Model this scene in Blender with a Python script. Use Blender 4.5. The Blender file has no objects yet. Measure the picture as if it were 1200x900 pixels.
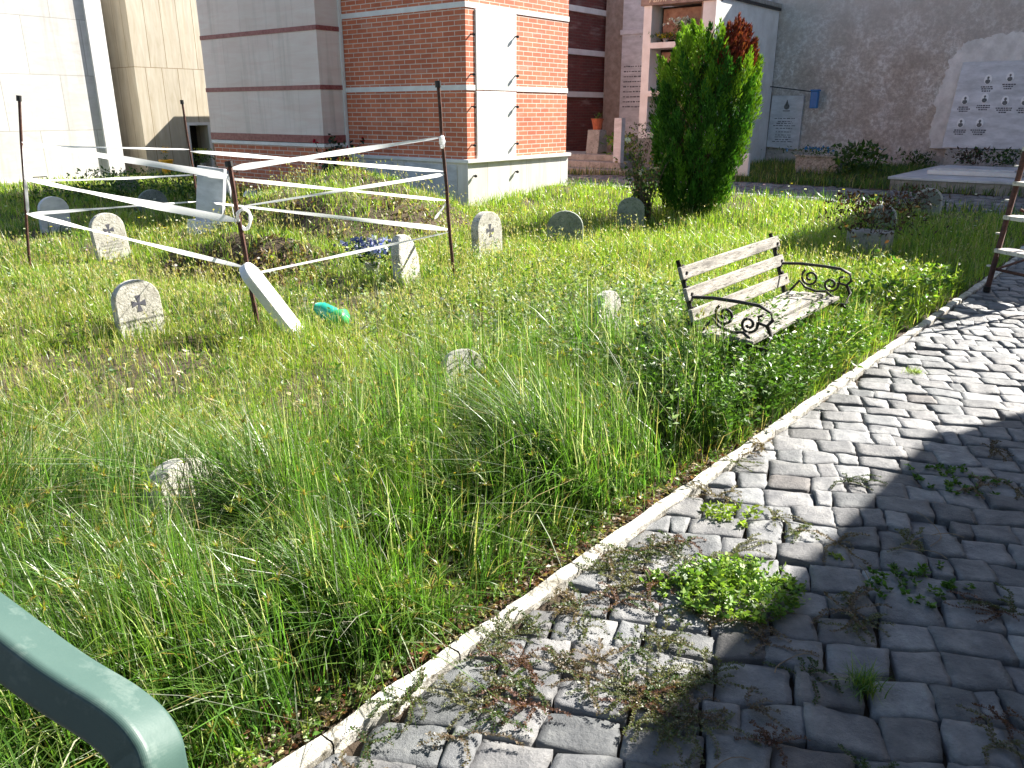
import bpy, math, random
import numpy as np
from mathutils import Vector, Matrix, noise as mnoise
random.seed(7); RNG = np.random.default_rng(11)
sc = bpy.context.scene; COL = sc.collection
R = math.radians

# ------------------------------------------------------------------ camera
F = 940.0; PITCH = R(18.8); CH = 1.6
cam = bpy.data.cameras.new('camera'); co = bpy.data.objects.new('camera', cam); COL.objects.link(co)
cam.sensor_width = 36; cam.lens = F/1200*36; cam.clip_end = 2000; cam.clip_start = .05
co.location = (0, 0, CH); co.rotation_euler = (R(90)-PITCH, 0, 0); sc.camera = co
cp, sp_ = math.cos(PITCH), math.sin(PITCH)
def ray(px, py):
    u = (px-600)/F; v = -(py-450)/F
    return Vector((u, cp+v*sp_, -sp_+v*cp))
def gp(px, py, z=0):
    d = ray(px, py); t = (z-CH)/d.z; return Vector((0, 0, CH))+d*t
def atY(px, py, Y):
    d = ray(px, py); return Vector((0, 0, CH))+d*(Y/d.y)
# site frame: P runs away from the lawn towards the path side, Q runs along the kerb away from the viewer
ROT = R(-38.5); cr, sr = math.cos(ROT), math.sin(ROT)
EP = Vector((cr, sr, 0)); EQ = Vector((-sr, cr, 0))
def W(p, q, z=0): return EP*p+EQ*q+Vector((0, 0, z))
def PQ(v): return (v.x*EP.x+v.y*EP.y, v.x*EQ.x+v.y*EQ.y)
def onQ(px, py, q):
    d = ray(px, py); t = q/(d.x*EQ.x+d.y*EQ.y); v = Vector((0, 0, CH))+d*t; return (PQ(v)[0], v.z)
def onP(px, py, p):
    d = ray(px, py); t = p/(d.x*EP.x+d.y*EP.y); v = Vector((0, 0, CH))+d*t; return (PQ(v)[1], v.z)

# ------------------------------------------------------------------ terrain
def vnoise(x, y, s=1.0, seed=0):
    x = np.asarray(x)/s+seed*17.3; y = np.asarray(y)/s+seed*9.1
    xi = np.floor(x); yi = np.floor(y); fx = x-xi; fy = y-yi
    fx = fx*fx*(3-2*fx); fy = fy*fy*(3-2*fy)
    def hsh(a, b):
        v = np.sin(a*127.1+b*311.7+seed*13.7)*43758.5453; return v-np.floor(v)
    return (hsh(xi, yi)*(1-fx)+hsh(xi+1, yi)*fx)*(1-fy)+(hsh(xi, yi+1)*(1-fx)+hsh(xi+1, yi+1)*fx)*fy
def sstep(a, b, x):
    t = np.clip((np.asarray(x, float)-a)/(b-a), 0, 1); return t*t*(3-2*t)
def kerbp(q): return -1.49+.03*np.asarray(q, float)
def H(x, y):
    x = np.asarray(x, float); y = np.asarray(y, float)
    p = x*EP.x+y*EP.y; q = x*EQ.x+y*EQ.y
    z = .25*sstep(9.6, 12.9, q)+.1*sstep(16, 18, q)
    z = z*sstep(-16, -9, p)
    lawn = sstep(0.0, .5, kerbp(q)-p)*(1-sstep(12.2, 12.9, q))
    z = z+lawn*(.05+.09*(vnoise(x, y, 1.3, 1)-.5)+.05*(vnoise(x, y, .45, 2)-.5))
    dx = (x+2.3)/2.1; dy = (y-11.5)/2.2; r = np.sqrt(dx*dx+dy*dy)
    m = np.clip(1-r, 0, 1)
    z = z+.70*(1-(1-m)**2.2)*(.8+.5*(vnoise(x, y, .7, 5)-.3)+.25*(vnoise(x, y, .3, 6)-.5))*sstep(0,.35,m)
    # dug hole in front of the mound
    dx = (x+3.0)/.75; dy = (y-8.0)/.5; z = z-.25*np.exp(-(dx*dx+dy*dy)); dx = (x+2.8)/.9; dy = (y-8.65)/.38; z = z+.24*np.exp(-(dx*dx+dy*dy))*(.6+.9*vnoise(x, y, .2, 8))
    return z
def Hs(v): return float(H(v.x, v.y))
def seat(px, py):
    """point of the terrain seen at a pixel of the survey picture"""
    z = 0
    for _ in range(12): v = gp(px, py, z); z = .5*z+.5*Hs(v)
    v = gp(px, py, z); v.z = Hs(v); return v

# ------------------------------------------------------------------ materials
def newmat(name):
    m = bpy.data.materials.new(name); m.use_nodes = True
    nt = m.node_tree; b = nt.nodes['Principled BSDF']; return m, nt, b
def N(nt, t, **k):
    n = nt.nodes.new(t)
    for a, v in k.items(): setattr(n, a, v)
    return n
def ramp(nt, fac, stops):
    r = N(nt, 'ShaderNodeValToRGB'); e = r.color_ramp.elements
    while len(e) < len(stops): e.new(.5)
    for i, (p, c) in enumerate(stops): e[i].position = p; e[i].color = (*c, 1)
    nt.links.new(fac, r.inputs[0]); return r.outputs[0]
def mixc(nt, fac, a, b, mode='MIX'):
    m = N(nt, 'ShaderNodeMix', data_type='RGBA', blend_type=mode)
    for s, v in ((m.inputs[0], fac), (m.inputs[6], a), (m.inputs[7], b)):
        if hasattr(v, 'is_linked'): nt.links.new(v, s)
        elif isinstance(v, tuple): s.default_value = (*v, 1)
        else: s.default_value = v
    return m.outputs[2]
def tc(nt, which='Object', scale=(1, 1, 1)):
    t = N(nt, 'ShaderNodeTexCoord'); m = N(nt, 'ShaderNodeMapping'); m.inputs['Scale'].default_value = scale
    nt.links.new(t.outputs[which], m.inputs[0]); return m.outputs[0]
def noise(nt, vec, scale, detail=6, rough=.6, dist=0):
    n = N(nt, 'ShaderNodeTexNoise'); n.inputs['Scale'].default_value = scale; n.inputs['Detail'].default_value = detail
    n.inputs['Roughness'].default_value = rough; n.inputs['Distortion'].default_value = dist
    nt.links.new(vec, n.inputs['Vector']); return n.outputs[0]
def bump(nt, b, hgt, strength=.4, dist=.02, prev=None):
    n = N(nt, 'ShaderNodeBump'); n.inputs['Strength'].default_value = strength; n.inputs['Distance'].default_value = dist
    nt.links.new(hgt, n.inputs['Height'])
    if prev is not None: nt.links.new(prev, n.inputs['Normal'])
    nt.links.new(n.outputs[0], b.inputs['Normal']); return n.outputs[0]
def stone_mat(name, c1, c2, rough=.8, scale=6, bstr=.4, bdist=.01, spots=None, vs=(1, 1, 1), stops=(.35, .65), metal=0):
    m, nt, b = newmat(name); v = tc(nt, 'Object', vs)
    n1 = noise(nt, v, scale, 8, .65); col = ramp(nt, n1, [(stops[0], c1), (stops[1], c2)])
    if spots:
        n2 = noise(nt, v, scale*3.1, 5, .7); f = ramp(nt, n2, [(.54, (0, 0, 0)), (.66, (1, 1, 1))])
        col = mixc(nt, f, col, spots)
    nt.links.new(col, b.inputs['Base Color']); b.inputs['Roughness'].default_value = rough
    b.inputs['Metallic'].default_value = metal
    n3 = noise(nt, v, scale*7, 6, .7); bump(nt, b, n3, bstr, bdist)
    return m
def slab_mat(name, c1, c2, seam, bw, bh, offs=.5, mortar=.006, vs=(3, 3, 10), rough=.45, sm=0.0):
    """marble cladding: veins plus seams between slabs (UV in metres)"""
    m, nt, b = newmat(name); v = tc(nt, 'Object', vs)
    n1 = noise(nt, v, 1.0, 8, .62, .8); col = ramp(nt, n1, [(.3, c1), (.7, c2)])
    big = noise(nt, tc(nt, 'Object'), .9, 4, .6)
    col = mixc(nt, .35, col, ramp(nt, big, [(.35, (.72, .70, .66)), (.65, (1, 1, 1))]), 'MULTIPLY')
    br = N(nt, 'ShaderNodeTexBrick'); br.offset = offs; br.inputs['Scale'].default_value = 1
    br.inputs['Mortar Size'].default_value = mortar; br.inputs['Mortar Smooth'].default_value = sm
    br.inputs['Brick Width'].default_value = bw; br.inputs['Row Height'].default_value = bh
    br.inputs['Color1'].default_value = (1, 1, 1, 1); br.inputs['Color2'].default_value = (.86, .86, .86, 1); br.inputs['Mortar'].default_value = (*seam, 1)
    u = N(nt, 'ShaderNodeUVMap'); nt.links.new(u.outputs[0], br.inputs['Vector'])
    col = mixc(nt, 1.0, col, br.outputs[0], 'MULTIPLY')
    stk = noise(nt, tc(nt, 'Object', (5, 5, .35)), 1.0, 6, .65)
    col = mixc(nt, ramp(nt, stk, [(.52, (0, 0, 0)), (.74, (.42, .42, .42))]), col, (.30, .27, .22))
    nt.links.new(col, b.inputs['Base Color']); b.inputs['Roughness'].default_value = rough
    pv = bump(nt, b, noise(nt, v, 9, 5), .12, .004)
    return m
def brick_mat(name, c1, c2, mortar, bw=.25, bh=.075, ms=.007):
    m, nt, b = newmat(name)
    u = N(nt, 'ShaderNodeUVMap')
    br = N(nt, 'ShaderNodeTexBrick'); br.offset = .5; br.inputs['Scale'].default_value = 1
    br.inputs['Mortar Size'].default_value = ms; br.inputs['Mortar Smooth'].default_value = .15; br.inputs['Bias'].default_value = 0
    br.inputs['Brick Width'].default_value = bw; br.inputs['Row Height'].default_value = bh
    br.inputs['Color1'].default_value = (*c1, 1); br.inputs['Color2'].default_value = (*c2, 1); br.inputs['Mortar'].default_value = (*mortar, 1)
    nt.links.new(u.outputs[0], br.inputs['Vector'])
    n1 = noise(nt, tc(nt, 'Object'), 2.2, 6, .6)
    col = mixc(nt, .6, br.outputs[0], ramp(nt, n1, [(.3, (.62, .58, .58)), (.7, (1, 1, 1))]), 'MULTIPLY')
    n2 = noise(nt, tc(nt, 'Object', (1, 1, 6)), 1.1, 4, .6)
    col = mixc(nt, ramp(nt, n2, [(.58, (0, 0, 0)), (.75, (.35, .35, .35))]), col, (.55, .47, .42))
    nt.links.new(col, b.inputs['Base Color']); b.inputs['Roughness'].default_value = .85
    inv = N(nt, 'ShaderNodeMath', operation='SUBTRACT'); inv.inputs[0].default_value = 1; nt.links.new(br.outputs[1], inv.inputs[1])
    pv = bump(nt, b, inv.outputs[0], .6, .008)
    bump(nt, b, noise(nt, tc(nt, 'Object'), 60, 5), .25, .004, pv)
    return m
def plain(name, c, rough=.6, metal=0, var=.25, scale=12, b_=.15):
    c2 = tuple(min(1, x*(1+var)) for x in c); c1 = tuple(x*(1-var) for x in c)
    return stone_mat(name, c1, c2, rough, scale, b_, .004, metal=metal)
def leaf_mat(name, trans=.35, rough=.45, spec=.5):
    m, nt, b = newmat(name); a = N(nt, 'ShaderNodeAttribute', attribute_name='Col')
    nt.links.new(a.outputs[0], b.inputs['Base Color']); b.inputs['Roughness'].default_value = rough
    b.inputs['Specular IOR Level'].default_value = spec
    t = N(nt, 'ShaderNodeBsdfTranslucent'); g = mixc(nt, 1.0, a.outputs[0], (1.3, 1.4, .65), 'MULTIPLY'); nt.links.new(g, t.inputs[0])
    mx = N(nt, 'ShaderNodeMixShader'); mx.inputs[0].default_value = trans
    nt.links.new(b.outputs[0], mx.inputs[1]); nt.links.new(t.outputs[0], mx.inputs[2])
    nt.links.new(mx.outputs[0], nt.nodes['Material Output'].inputs[0]); return m
M = {}
M['grass'] = leaf_mat('grass_blades', .48, .37, .75)
M['leaf'] = leaf_mat('leaves', .35, .45, .5)
M['petal'] = leaf_mat('petals', .3, .6, .2)
M['scale'] = leaf_mat('scale_foliage', .22, .65, .2)
M['whitemarble'] = slab_mat('white_marble', (.66, .645, .61), (.76, .75, .73), (.5, .48, .45), 1.25, 1.18)
M['trimmarble'] = stone_mat('trim_marble', (.68, .66, .63), (.82, .81, .79), .5, 3, .15)
M['cream'] = slab_mat('cream_travertine', (.50, .43, .31), (.66, .60, .49), (.45, .38, .28), .42, 2.6, .35, .008, vs=(9, 9, 1.2))
M['pinkmarble'] = slab_mat('pale_pink_marble', (.80, .63, .57), (.88, .77, .71), (.7, .68, .66), 1.55, .99, .4, .004, vs=(1.1, 1.1, 9))
M['redgranite'] = stone_mat('red_granite', (.20, .035, .035), (.36, .12, .11), .5, 18, .1)
M['brick'] = brick_mat('red_brick', (.72, .22, .11), (.58, .16, .08), (.80, .66, .56))
M['darkbrick'] = brick_mat('dark_brick', (.20, .055, .045), (.15, .045, .04), (.17, .10, .08))  # much darker tones than the red brick
M['plinth'] = slab_mat('plinth_marble', (.72, .69, .65), (.82, .80, .77), (.55, .53, .5), 1.05, 2, 0, .005, vs=(8, 8, 1))
M['greymarble'] = stone_mat('grey_veined_marble', (.42, .43, .45), (.66, .67, .70), .4, 2.5, .1, vs=(1, 1, 2.5))
M['stone'] = stone_mat('weathered_headstone', (.34, .32, .27), (.60, .58, .52), .9, 9, .7, .012, (.20, .19, .14))
M['darkstone'] = stone_mat('mossy_headstone', (.15, .17, .14), (.30, .32, .28), .9, 9, .7, .012, (.07, .10, .05))
M['roughstone'] = stone_mat('chalky_headstone', (.50, .48, .42), (.78, .76, .70), .95, 11, 1.0, .03, (.30, .28, .22))
M['concrete'] = stone_mat('concrete', (.24, .23, .21), (.40, .38, .35), .9, 5, .5, .01, (.16, .15, .13))
M['kerb'] = stone_mat('pale_kerb_stone', (.36, .34, .29), (.72, .70, .64), .9, 5, .9, .014, (.17, .15, .11), stops=(.38, .56))
M['rust'] = stone_mat('rusty_iron', (.045, .022, .018), (.14, .06, .04), .8, 25, .5, .004, metal=.2)
M['blackiron'] = stone_mat('black_cast_iron', (.012, .012, .012), (.05, .04, .035), .55, 30, .4, .003, metal=.3)
M['ironhook'] = plain('dark_iron', (.03, .028, .027), .5, .3)
M['dark'] = plain('dark_interior', (.02, .018, .016), .9)
M['wood'] = stone_mat('grey_weathered_wood', (.12, .11, .095), (.46, .43, .38), .9, 4.5, .9, .008, (.09, .08, .065), vs=(6, .8, 6), stops=(.3, .6))
M['tape'] = plain('white_barrier_tape', (.88, .88, .88), .5, 0, .02, 12, .02)
M['terracotta'] = plain('terracotta', (.38, .11, .05), .85)
M['paint'] = stone_mat('pale_green_paint', (.045, .092, .078), (.058, .108, .092), .5, 7, .35, .0012, (.10, .15, .13))
M['teal'] = plain('teal_plastic', (.02, .36, .26), .35, 0, .1)
M['green'] = plain('green_plastic', (.03, .36, .12), .35, 0, .1)
M['blueplastic'] = plain('blue_plastic', (.02, .16, .42), .4, 0, .1)
M['pipe'] = plain('zinc_pipe', (.55, .56, .58), .5, .2, .1)
M['wire'] = plain('wire', (.03, .03, .03), .5)
M['letters'] = plain('engraved_letters', (.07, .07, .09), .7)
M['gilt'] = plain('gilt_letters', (.72, .62, .42), .4)
M['porcelain'] = plain('white_porcelain', (.8, .8, .8), .25, 0, .03)
M['portrait'] = plain('portrait_print', (.10, .10, .10), .4, 0, .5, 30)
M['step'] = stone_mat('worn_tread', (.42, .38, .33), (.70, .67, .62), .6, 10, .3, .003, (.22, .17, .13))
M['niche'] = stone_mat('niche_panel', (.22, .12, .08), (.38, .25, .18), .7, 7, .3)
M['header'] = stone_mat('header_stone', (.22, .15, .12), (.36, .27, .22), .7, 7, .3)
M['pvc'] = plain('grey_vase', (.35, .34, .33), .5)
M['yellow'] = plain('amber_glass', (.75, .38, .02), .4)
M['trunk'] = stone_mat('bark', (.07, .05, .035), (.16, .12, .09), .95, 14, .8, .02)
M['mortarbrown'] = stone_mat('brown_render', (.24, .20, .17), (.38, .33, .29), .95, 6, .8, .02)
M['patch'] = stone_mat('white_plaster_patch', (.60, .59, .57), (.82, .81, .79), .95, 4, .8, .02)
m = M['tape']; nt_ = m.node_tree; tl = nt_.nodes.new('ShaderNodeBsdfTranslucent'); tl.inputs[0].default_value = (.95, .95, .95, 1); mx = nt_.nodes.new('ShaderNodeMixShader'); mx.inputs[0].default_value = .5
nt_.links.new(nt_.nodes['Principled BSDF'].outputs[0], mx.inputs[1]); nt_.links.new(tl.outputs[0], mx.inputs[2]); nt_.links.new(mx.outputs[0], nt_.nodes['Material Output'].inputs[0])
# soil
def soil():
    m, nt, b = newmat('soil'); g = N(nt, 'ShaderNodeNewGeometry')
    n1 = noise(nt, g.outputs[0], 2.3, 8, .7); n2 = noise(nt, g.outputs[0], 28, 8, .75)
    c = ramp(nt, n1, [(.3, (.045, .032, .02)), (.55, (.10, .07, .045)), (.7, (.09, .085, .035))])
    c = mixc(nt, ramp(nt, n2, [(.55, (0, 0, 0)), (.7, (.7, .7, .7))]), c, (.22, .17, .12))
    nt.links.new(c, b.inputs['Base Color']); b.inputs['Roughness'].default_value = .95
    bump(nt, b, n2, 1.0, .03); return m
M['soil'] = soil()
def cobble():
    m, nt, b = newmat('basalt_cobbles'); g = N(nt, 'ShaderNodeNewGeometry')
    a = N(nt, 'ShaderNodeAttribute', attribute_name='Col')
    n1 = noise(nt, g.outputs[0], 9, 8, .65); n2 = noise(nt, g.outputs[0], 55, 8, .75)
    c = ramp(nt, n1, [(.3, (.10, .102, .11)), (.5, (.175, .175, .178)), (.7, (.29, .285, .275))])
    c = mixc(nt, 1.0, c, a.outputs[0], 'MULTIPLY')
    c = mixc(nt, ramp(nt, n2, [(.6, (0, 0, 0)), (.72, (.5, .5, .5))]), c, (.28, .27, .25))
    nt.links.new(c, b.inputs['Base Color']); b.inputs['Roughness'].default_value = .62
    pv = bump(nt, b, n1, .6, .02); bump(nt, b, n2, 1.0, .008, pv); return m
M['cobble'] = cobble()
def plaster():
    m, nt, b = newmat('rough_plaster'); v = tc(nt, 'Object')
    n1 = noise(nt, v, 1.9, 12, .78, .3); n2 = noise(nt, v, 10, 10, .85); n3 = noise(nt, tc(nt, 'Object', (1, 1, .3)), 1.6, 7, .7)
    c = ramp(nt, n1, [(.36, (.48, .42, .36)), (.48, (.64, .58, .52)), (.6, (.84, .83, .80))])
    c = mixc(nt, ramp(nt, n2, [(.46, (0, 0, 0)), (.53, (.62, .62, .62))]), c, (.36, .31, .27))
    c = mixc(nt, ramp(nt, n3, [(.55, (0, 0, 0)), (.7, (.5, .5, .5))]), c, (.74, .73, .72))
    sx = N(nt, 'ShaderNodeSeparateXYZ'); nt.links.new(v, sx.inputs[0])
    mr = N(nt, 'ShaderNodeMapRange'); mr.inputs[1].default_value = 2.6; mr.inputs[2].default_value = 5; nt.links.new(sx.outputs[2], mr.inputs[0])
    c = mixc(nt, mr.outputs[0], c, (.62, .60, .57))
    nt.links.new(c, b.inputs['Base Color']); b.inputs['Roughness'].default_value = .95
    pv = bump(nt, b, n2, .9, .05); bump(nt, b, noise(nt, v, 22, 6, .7), .6, .02, pv); return m
M['plaster'] = plaster()

# ------------------------------------------------------------------ mesh helpers
class MB:
    def __init__(s): s.v = []; s.f = []
    def quad(s, *pts):
        i = len(s.v); s.v += [Vector(p) for p in pts]; s.f.append(tuple(range(i, i+len(pts))))
    def box(s, x0, x1, y0, y1, z0, z1):
        i = len(s.v)
        s.v += [Vector(p) for p in ((x0,y0,z0),(x1,y0,z0),(x1,y1,z0),(x0,y1,z0),(x0,y0,z1),(x1,y0,z1),(x1,y1,z1),(x0,y1,z1))]
        for f in ((0,3,2,1),(4,5,6,7),(0,1,5,4),(1,2,6,5),(2,3,7,6),(3,0,4,7)): s.f.append(tuple(i+k for k in f))
        return s
    def bar(s, a, b, w, h, up=Vector((0, 0, 1))):
        a = Vector(a); b = Vector(b); d = (b-a).normalized(); x = d.cross(up)
        if x.length < 1e-4: x = d.cross(Vector((1, 0, 0)))
        x.normalize(); y = x.cross(d); i = len(s.v)
        for c in (a, b):
            for sx, sy in ((-1,-1),(1,-1),(1,1),(-1,1)): s.v.append(c+x*sx*w/2+y*sy*h/2)
        for f in ((0,1,2,3),(7,6,5,4),(0,4,5,1),(1,5,6,2),(2,6,7,3),(3,7,4,0)): s.f.append(tuple(i+k for k in f))
        return s
    def tube(s, pts, r, n=8, cap=True):
        pts = [Vector(p) for p in pts]; rs = r if isinstance(r, (list, tuple)) else [r]*len(pts)
        i0 = len(s.v); ref = None
        for k, c in enumerate(pts):
            d = (pts[min(k+1, len(pts)-1)]-pts[max(k-1, 0)]).normalized()
            if ref is None: ref = Vector((0, 0, 1)) if abs(d.z) < .9 else Vector((1, 0, 0))
            x = d.cross(ref).normalized(); y = d.cross(x)
            ref = y.cross(d) if False else ref
            for j in range(n):
                a = 2*math.pi*j/n; s.v.append(c+(x*math.cos(a)+y*math.sin(a))*rs[k])
        for k in range(len(pts)-1):
            for j in range(n):
                a = i0+k*n+j; b = i0+k*n+(j+1) % n; s.f.append((a, b, b+n, a+n))
        if cap:
            s.f.append(tuple(i0+j for j in range(n))); s.f.append(tuple(i0+(len(pts)-1)*n+j for j in reversed(range(n))))
        return s
    def lathe(s, c, prof, n=16):
        c = Vector(c); i0 = len(s.v)
        for r, z in prof:
            for j in range(n):
                a = 2*math.pi*j/n; s.v.append(c+Vector((r*math.cos(a), r*math.sin(a), z)))
        for k in range(len(prof)-1):
            for j in range(n):
                a = i0+k*n+j; b = i0+k*n+(j+1) % n; s.f.append((a, b, b+n, a+n))
        return s
    def prism(s, poly, x0, x1):
        """outline in the local YZ plane extruded along X"""
        i = len(s.v); n = len(poly)
        s.v += [Vector((x0, y, z)) for y, z in poly]+[Vector((x1, y, z)) for y, z in poly]
        s.f.append(tuple(i+k for k in reversed(range(n)))); s.f.append(tuple(i+n+k for k in range(n)))
        for k in range(n): s.f.append((i+k, i+(k+1) % n, i+n+(k+1) % n, i+n+k))
        return s
    def build(s, name, mat, parent=None, bevel=0, smooth=False, loc=None, rot=None):
        me = bpy.data.meshes.new(name); me.from_pydata([tuple(v) for v in s.v], [], s.f); me.update()
        uv = me.uv_layers.new(name='UVMap')
        for pl in me.polygons:
            n = pl.normal; ax = max(range(3), key=lambda k: abs(n[k]))
            for li in pl.loop_indices:
                v = me.vertices[me.loops[li].vertex_index].co
                uv.data[li].uv = (v.y, v.z) if ax == 0 else (v.x, v.z) if ax == 1 else (v.x, v.y)
        if smooth:
            for pl in me.polygons: pl.use_smooth = True
        me.materials.append(M[mat] if isinstance(mat, str) else mat)
        o = bpy.data.objects.new(name, me); COL.objects.link(o)
        if parent: o.parent = parent
        if loc is not None: o.location = loc
        if rot is not None: o.rotation_euler = rot
        if bevel:
            b = o.modifiers.new('bevel', 'BEVEL'); b.width = bevel; b.segments = 2; b.limit_method = 'ANGLE'
        return o
def box(name, mat, parent, x0, x1, y0, y1, z0, z1, bevel=0):
    return MB().box(x0, x1, y0, y1, z0, z1).build(name, mat, parent, bevel)
def tag(o, label, cat, group=None):
    o['label'] = label; o['category'] = cat
    if group: o['group'] = group
    return o
def struct(o): o['kind'] = 'structure'; return o
def stuff(o, label, cat): o['kind'] = 'stuff'; return tag(o, label, cat)
def empty(name, loc, label, cat, group=None, rot=(0, 0, ROT)):
    o = bpy.data.objects.new(name, None); COL.objects.link(o); o.location = loc; o.rotation_euler = rot
    o.empty_display_size = .1; return tag(o, label, cat, group)
def site(name, label, cat, p=0, q=0, z=0, group=None): return empty(name, W(p, q, z), label, cat, group)

def npmesh(name, V, Fq, C, mat, parent=None):
    """V (n,3), Fq (m,4), C (n,3)"""
    me = bpy.data.meshes.new(name); n = len(V); m = len(Fq)
    me.vertices.add(n); me.vertices.foreach_set('co', np.ascontiguousarray(V, dtype=np.float32).ravel())
    me.loops.add(m*4); me.loops.foreach_set('vertex_index', np.ascontiguousarray(Fq, dtype=np.int32).ravel())
    me.polygons.add(m); me.polygons.foreach_set('loop_start', np.arange(0, m*4, 4, dtype=np.int32))
    me.polygons.foreach_set('loop_total', np.full(m, 4, dtype=np.int32))
    me.polygons.foreach_set('use_smooth', np.ones(m, dtype=bool))
    me.update(calc_edges=True)
    if C is not None:
        a = me.color_attributes.new('Col', 'FLOAT_COLOR', 'POINT')
        a.data.foreach_set('color', np.concatenate([C, np.ones((n, 1))], 1).astype(np.float32).ravel())
    me.materials.append(M[mat]); o = bpy.data.objects.new(name, me); COL.objects.link(o)
    if parent: o.parent = parent
    return o
def blades(P, h, w, az, lean, cols, segs=3, waz=None, tip=None):
    n = len(P); t = np.linspace(0, 1, segs+1); L = segs+1
    if waz is None: waz = az+np.pi/2+RNG.normal(0, .6, n)
    d = np.stack([np.cos(az), np.sin(az), np.zeros(n)], 1); s = np.stack([np.cos(waz), np.sin(waz), np.zeros(n)], 1)
    V = np.zeros((n, L, 2, 3)); C = np.zeros((n, L, 2, 3))
    for k, tk in enumerate(t):
        c = P+d*(h*lean*tk**1.9)[:, None]; c = c.copy(); c[:, 2] += h*tk*(1-.42*np.clip(lean, 0, 1.6)*tk)
        hw = (w*.5*(.75+.6*tk if tk < .4 else (1-tk)**.6+.04))[:, None]
        V[:, k, 0] = c-s*hw; V[:, k, 1] = c+s*hw
        cc = cols if tip is None else cols*(1-tk**2)+tip*tk**2
        C[:, k, 0] = cc; C[:, k, 1] = cc
    base = np.arange(n)[:, None]*(L*2)+np.arange(segs)[None, :]*2
    Fq = np.stack([base, base+1, base+3, base+2], -1).reshape(-1, 4)
    return V.reshape(-1, 3), Fq, C.reshape(-1, 3)
def tips(P, h, az, lean):
    c = P+np.stack([np.cos(az), np.sin(az), np.zeros(len(P))], 1)*(h*lean)[:, None]; c = c.copy(); c[:, 2] += h*(1-.42*np.clip(lean, 0, 1.6)); return c
def leaves(P, D, l, w, cols, fold=.25):
    """diamond leaves: base P, direction D, random roll"""
    n = len(P); D = D/np.linalg.norm(D, axis=1)[:, None]
    r = RNG.normal(0, 1, (n, 3)); S = np.cross(D, r); S /= (np.linalg.norm(S, axis=1)[:, None]+1e-9); U = np.cross(S, D)
    V = np.stack([P, P+D*(l*.5)[:, None]+S*(w*.5)[:, None]+U*(l*.08)[:, None], P+D*l[:, None]-U*(l*fold*.4)[:, None], P+D*(l*.5)[:, None]-S*(w*.5)[:, None]+U*(l*.08)[:, None]], 1)
    Fq = (np.arange(n)[:, None]*4+np.arange(4)[None, :]); return V.reshape(-1, 3), Fq, np.repeat(cols, 4, 0)
def merge(parts):
    V = []; Fq = []; C = []; o = 0
    for v, f, c in parts: V.append(v); Fq.append(f+o); C.append(c); o += len(v)
    return np.concatenate(V), np.concatenate(Fq), np.concatenate(C)
def pick(n, table, jit=.18):
    w = np.array([t[0] for t in table], float); idx = RNG.choice(len(table), n, p=w/w.sum())
    c = np.array([t[1] for t in table])[idx]; return np.clip(c*(1+RNG.normal(0, jit, (n, 1)))*(1+RNG.normal(0, jit*.3, (n, 3))), .004, .9)

GREEN = (.085, .18, .026); DGREEN = (.035, .085, .014); YGREEN = (.23, .31, .045); LIME = (.27, .40, .045)
STRAW = (.46, .38, .19); PALE = (.55, .52, .36); OCHRE = (.36, .27, .07); BROWN = (.13, .08, .04); SILVER = (.30, .36, .24)

# ------------------------------------------------------------------ ground, paths, kerb
def axis_vals(segs):
    out = []
    for a, b, st in segs: out += list(np.arange(a, b, st))
    return np.array(out+[segs[-1][1]])
xs = axis_vals([(-400, -40, 40), (-40, -14, 1.5), (-14, 8, .11), (8, 30, 1.5), (30, 400, 40)])
ys = axis_vals([(-400, -20, 40), (-20, -1, 1), (-1, 14.5, .11), (14.5, 34, .6), (34, 400, 40)])
X, Y = np.meshgrid(xs, ys); Z = H(X, Y)
Pq = X*EP.x+Y*EP.y; Qq = X*EQ.x+Y*EQ.y
onpath = ((Pq > kerbp(Qq)-.0) & (Pq < 1.2) & (Qq < 13))
Z = np.where(onpath, -.035, Z)
cross = (Qq > 12.95) & (Qq < 15.9) & (Pq > -16) & (Pq < 5); Z = np.where(cross, Z-.03, Z)
detail = (np.abs(X) < 14) & (Y > -1) & (Y < 20)
Z = Z+np.where(detail & ~onpath, .03*(vnoise(X, Y, .22, 7)-.5), 0)
nx, ny = len(xs), len(ys)
V = np.stack([X, Y, Z], -1).reshape(-1, 3); I = np.arange(nx*ny).reshape(ny, nx)
Fq = np.stack([I[:-1, :-1], I[:-1, 1:], I[1:, 1:], I[1:, :-1]], -1).reshape(-1, 4)
struct(npmesh('ground', V, Fq, None, 'soil'))

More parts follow.
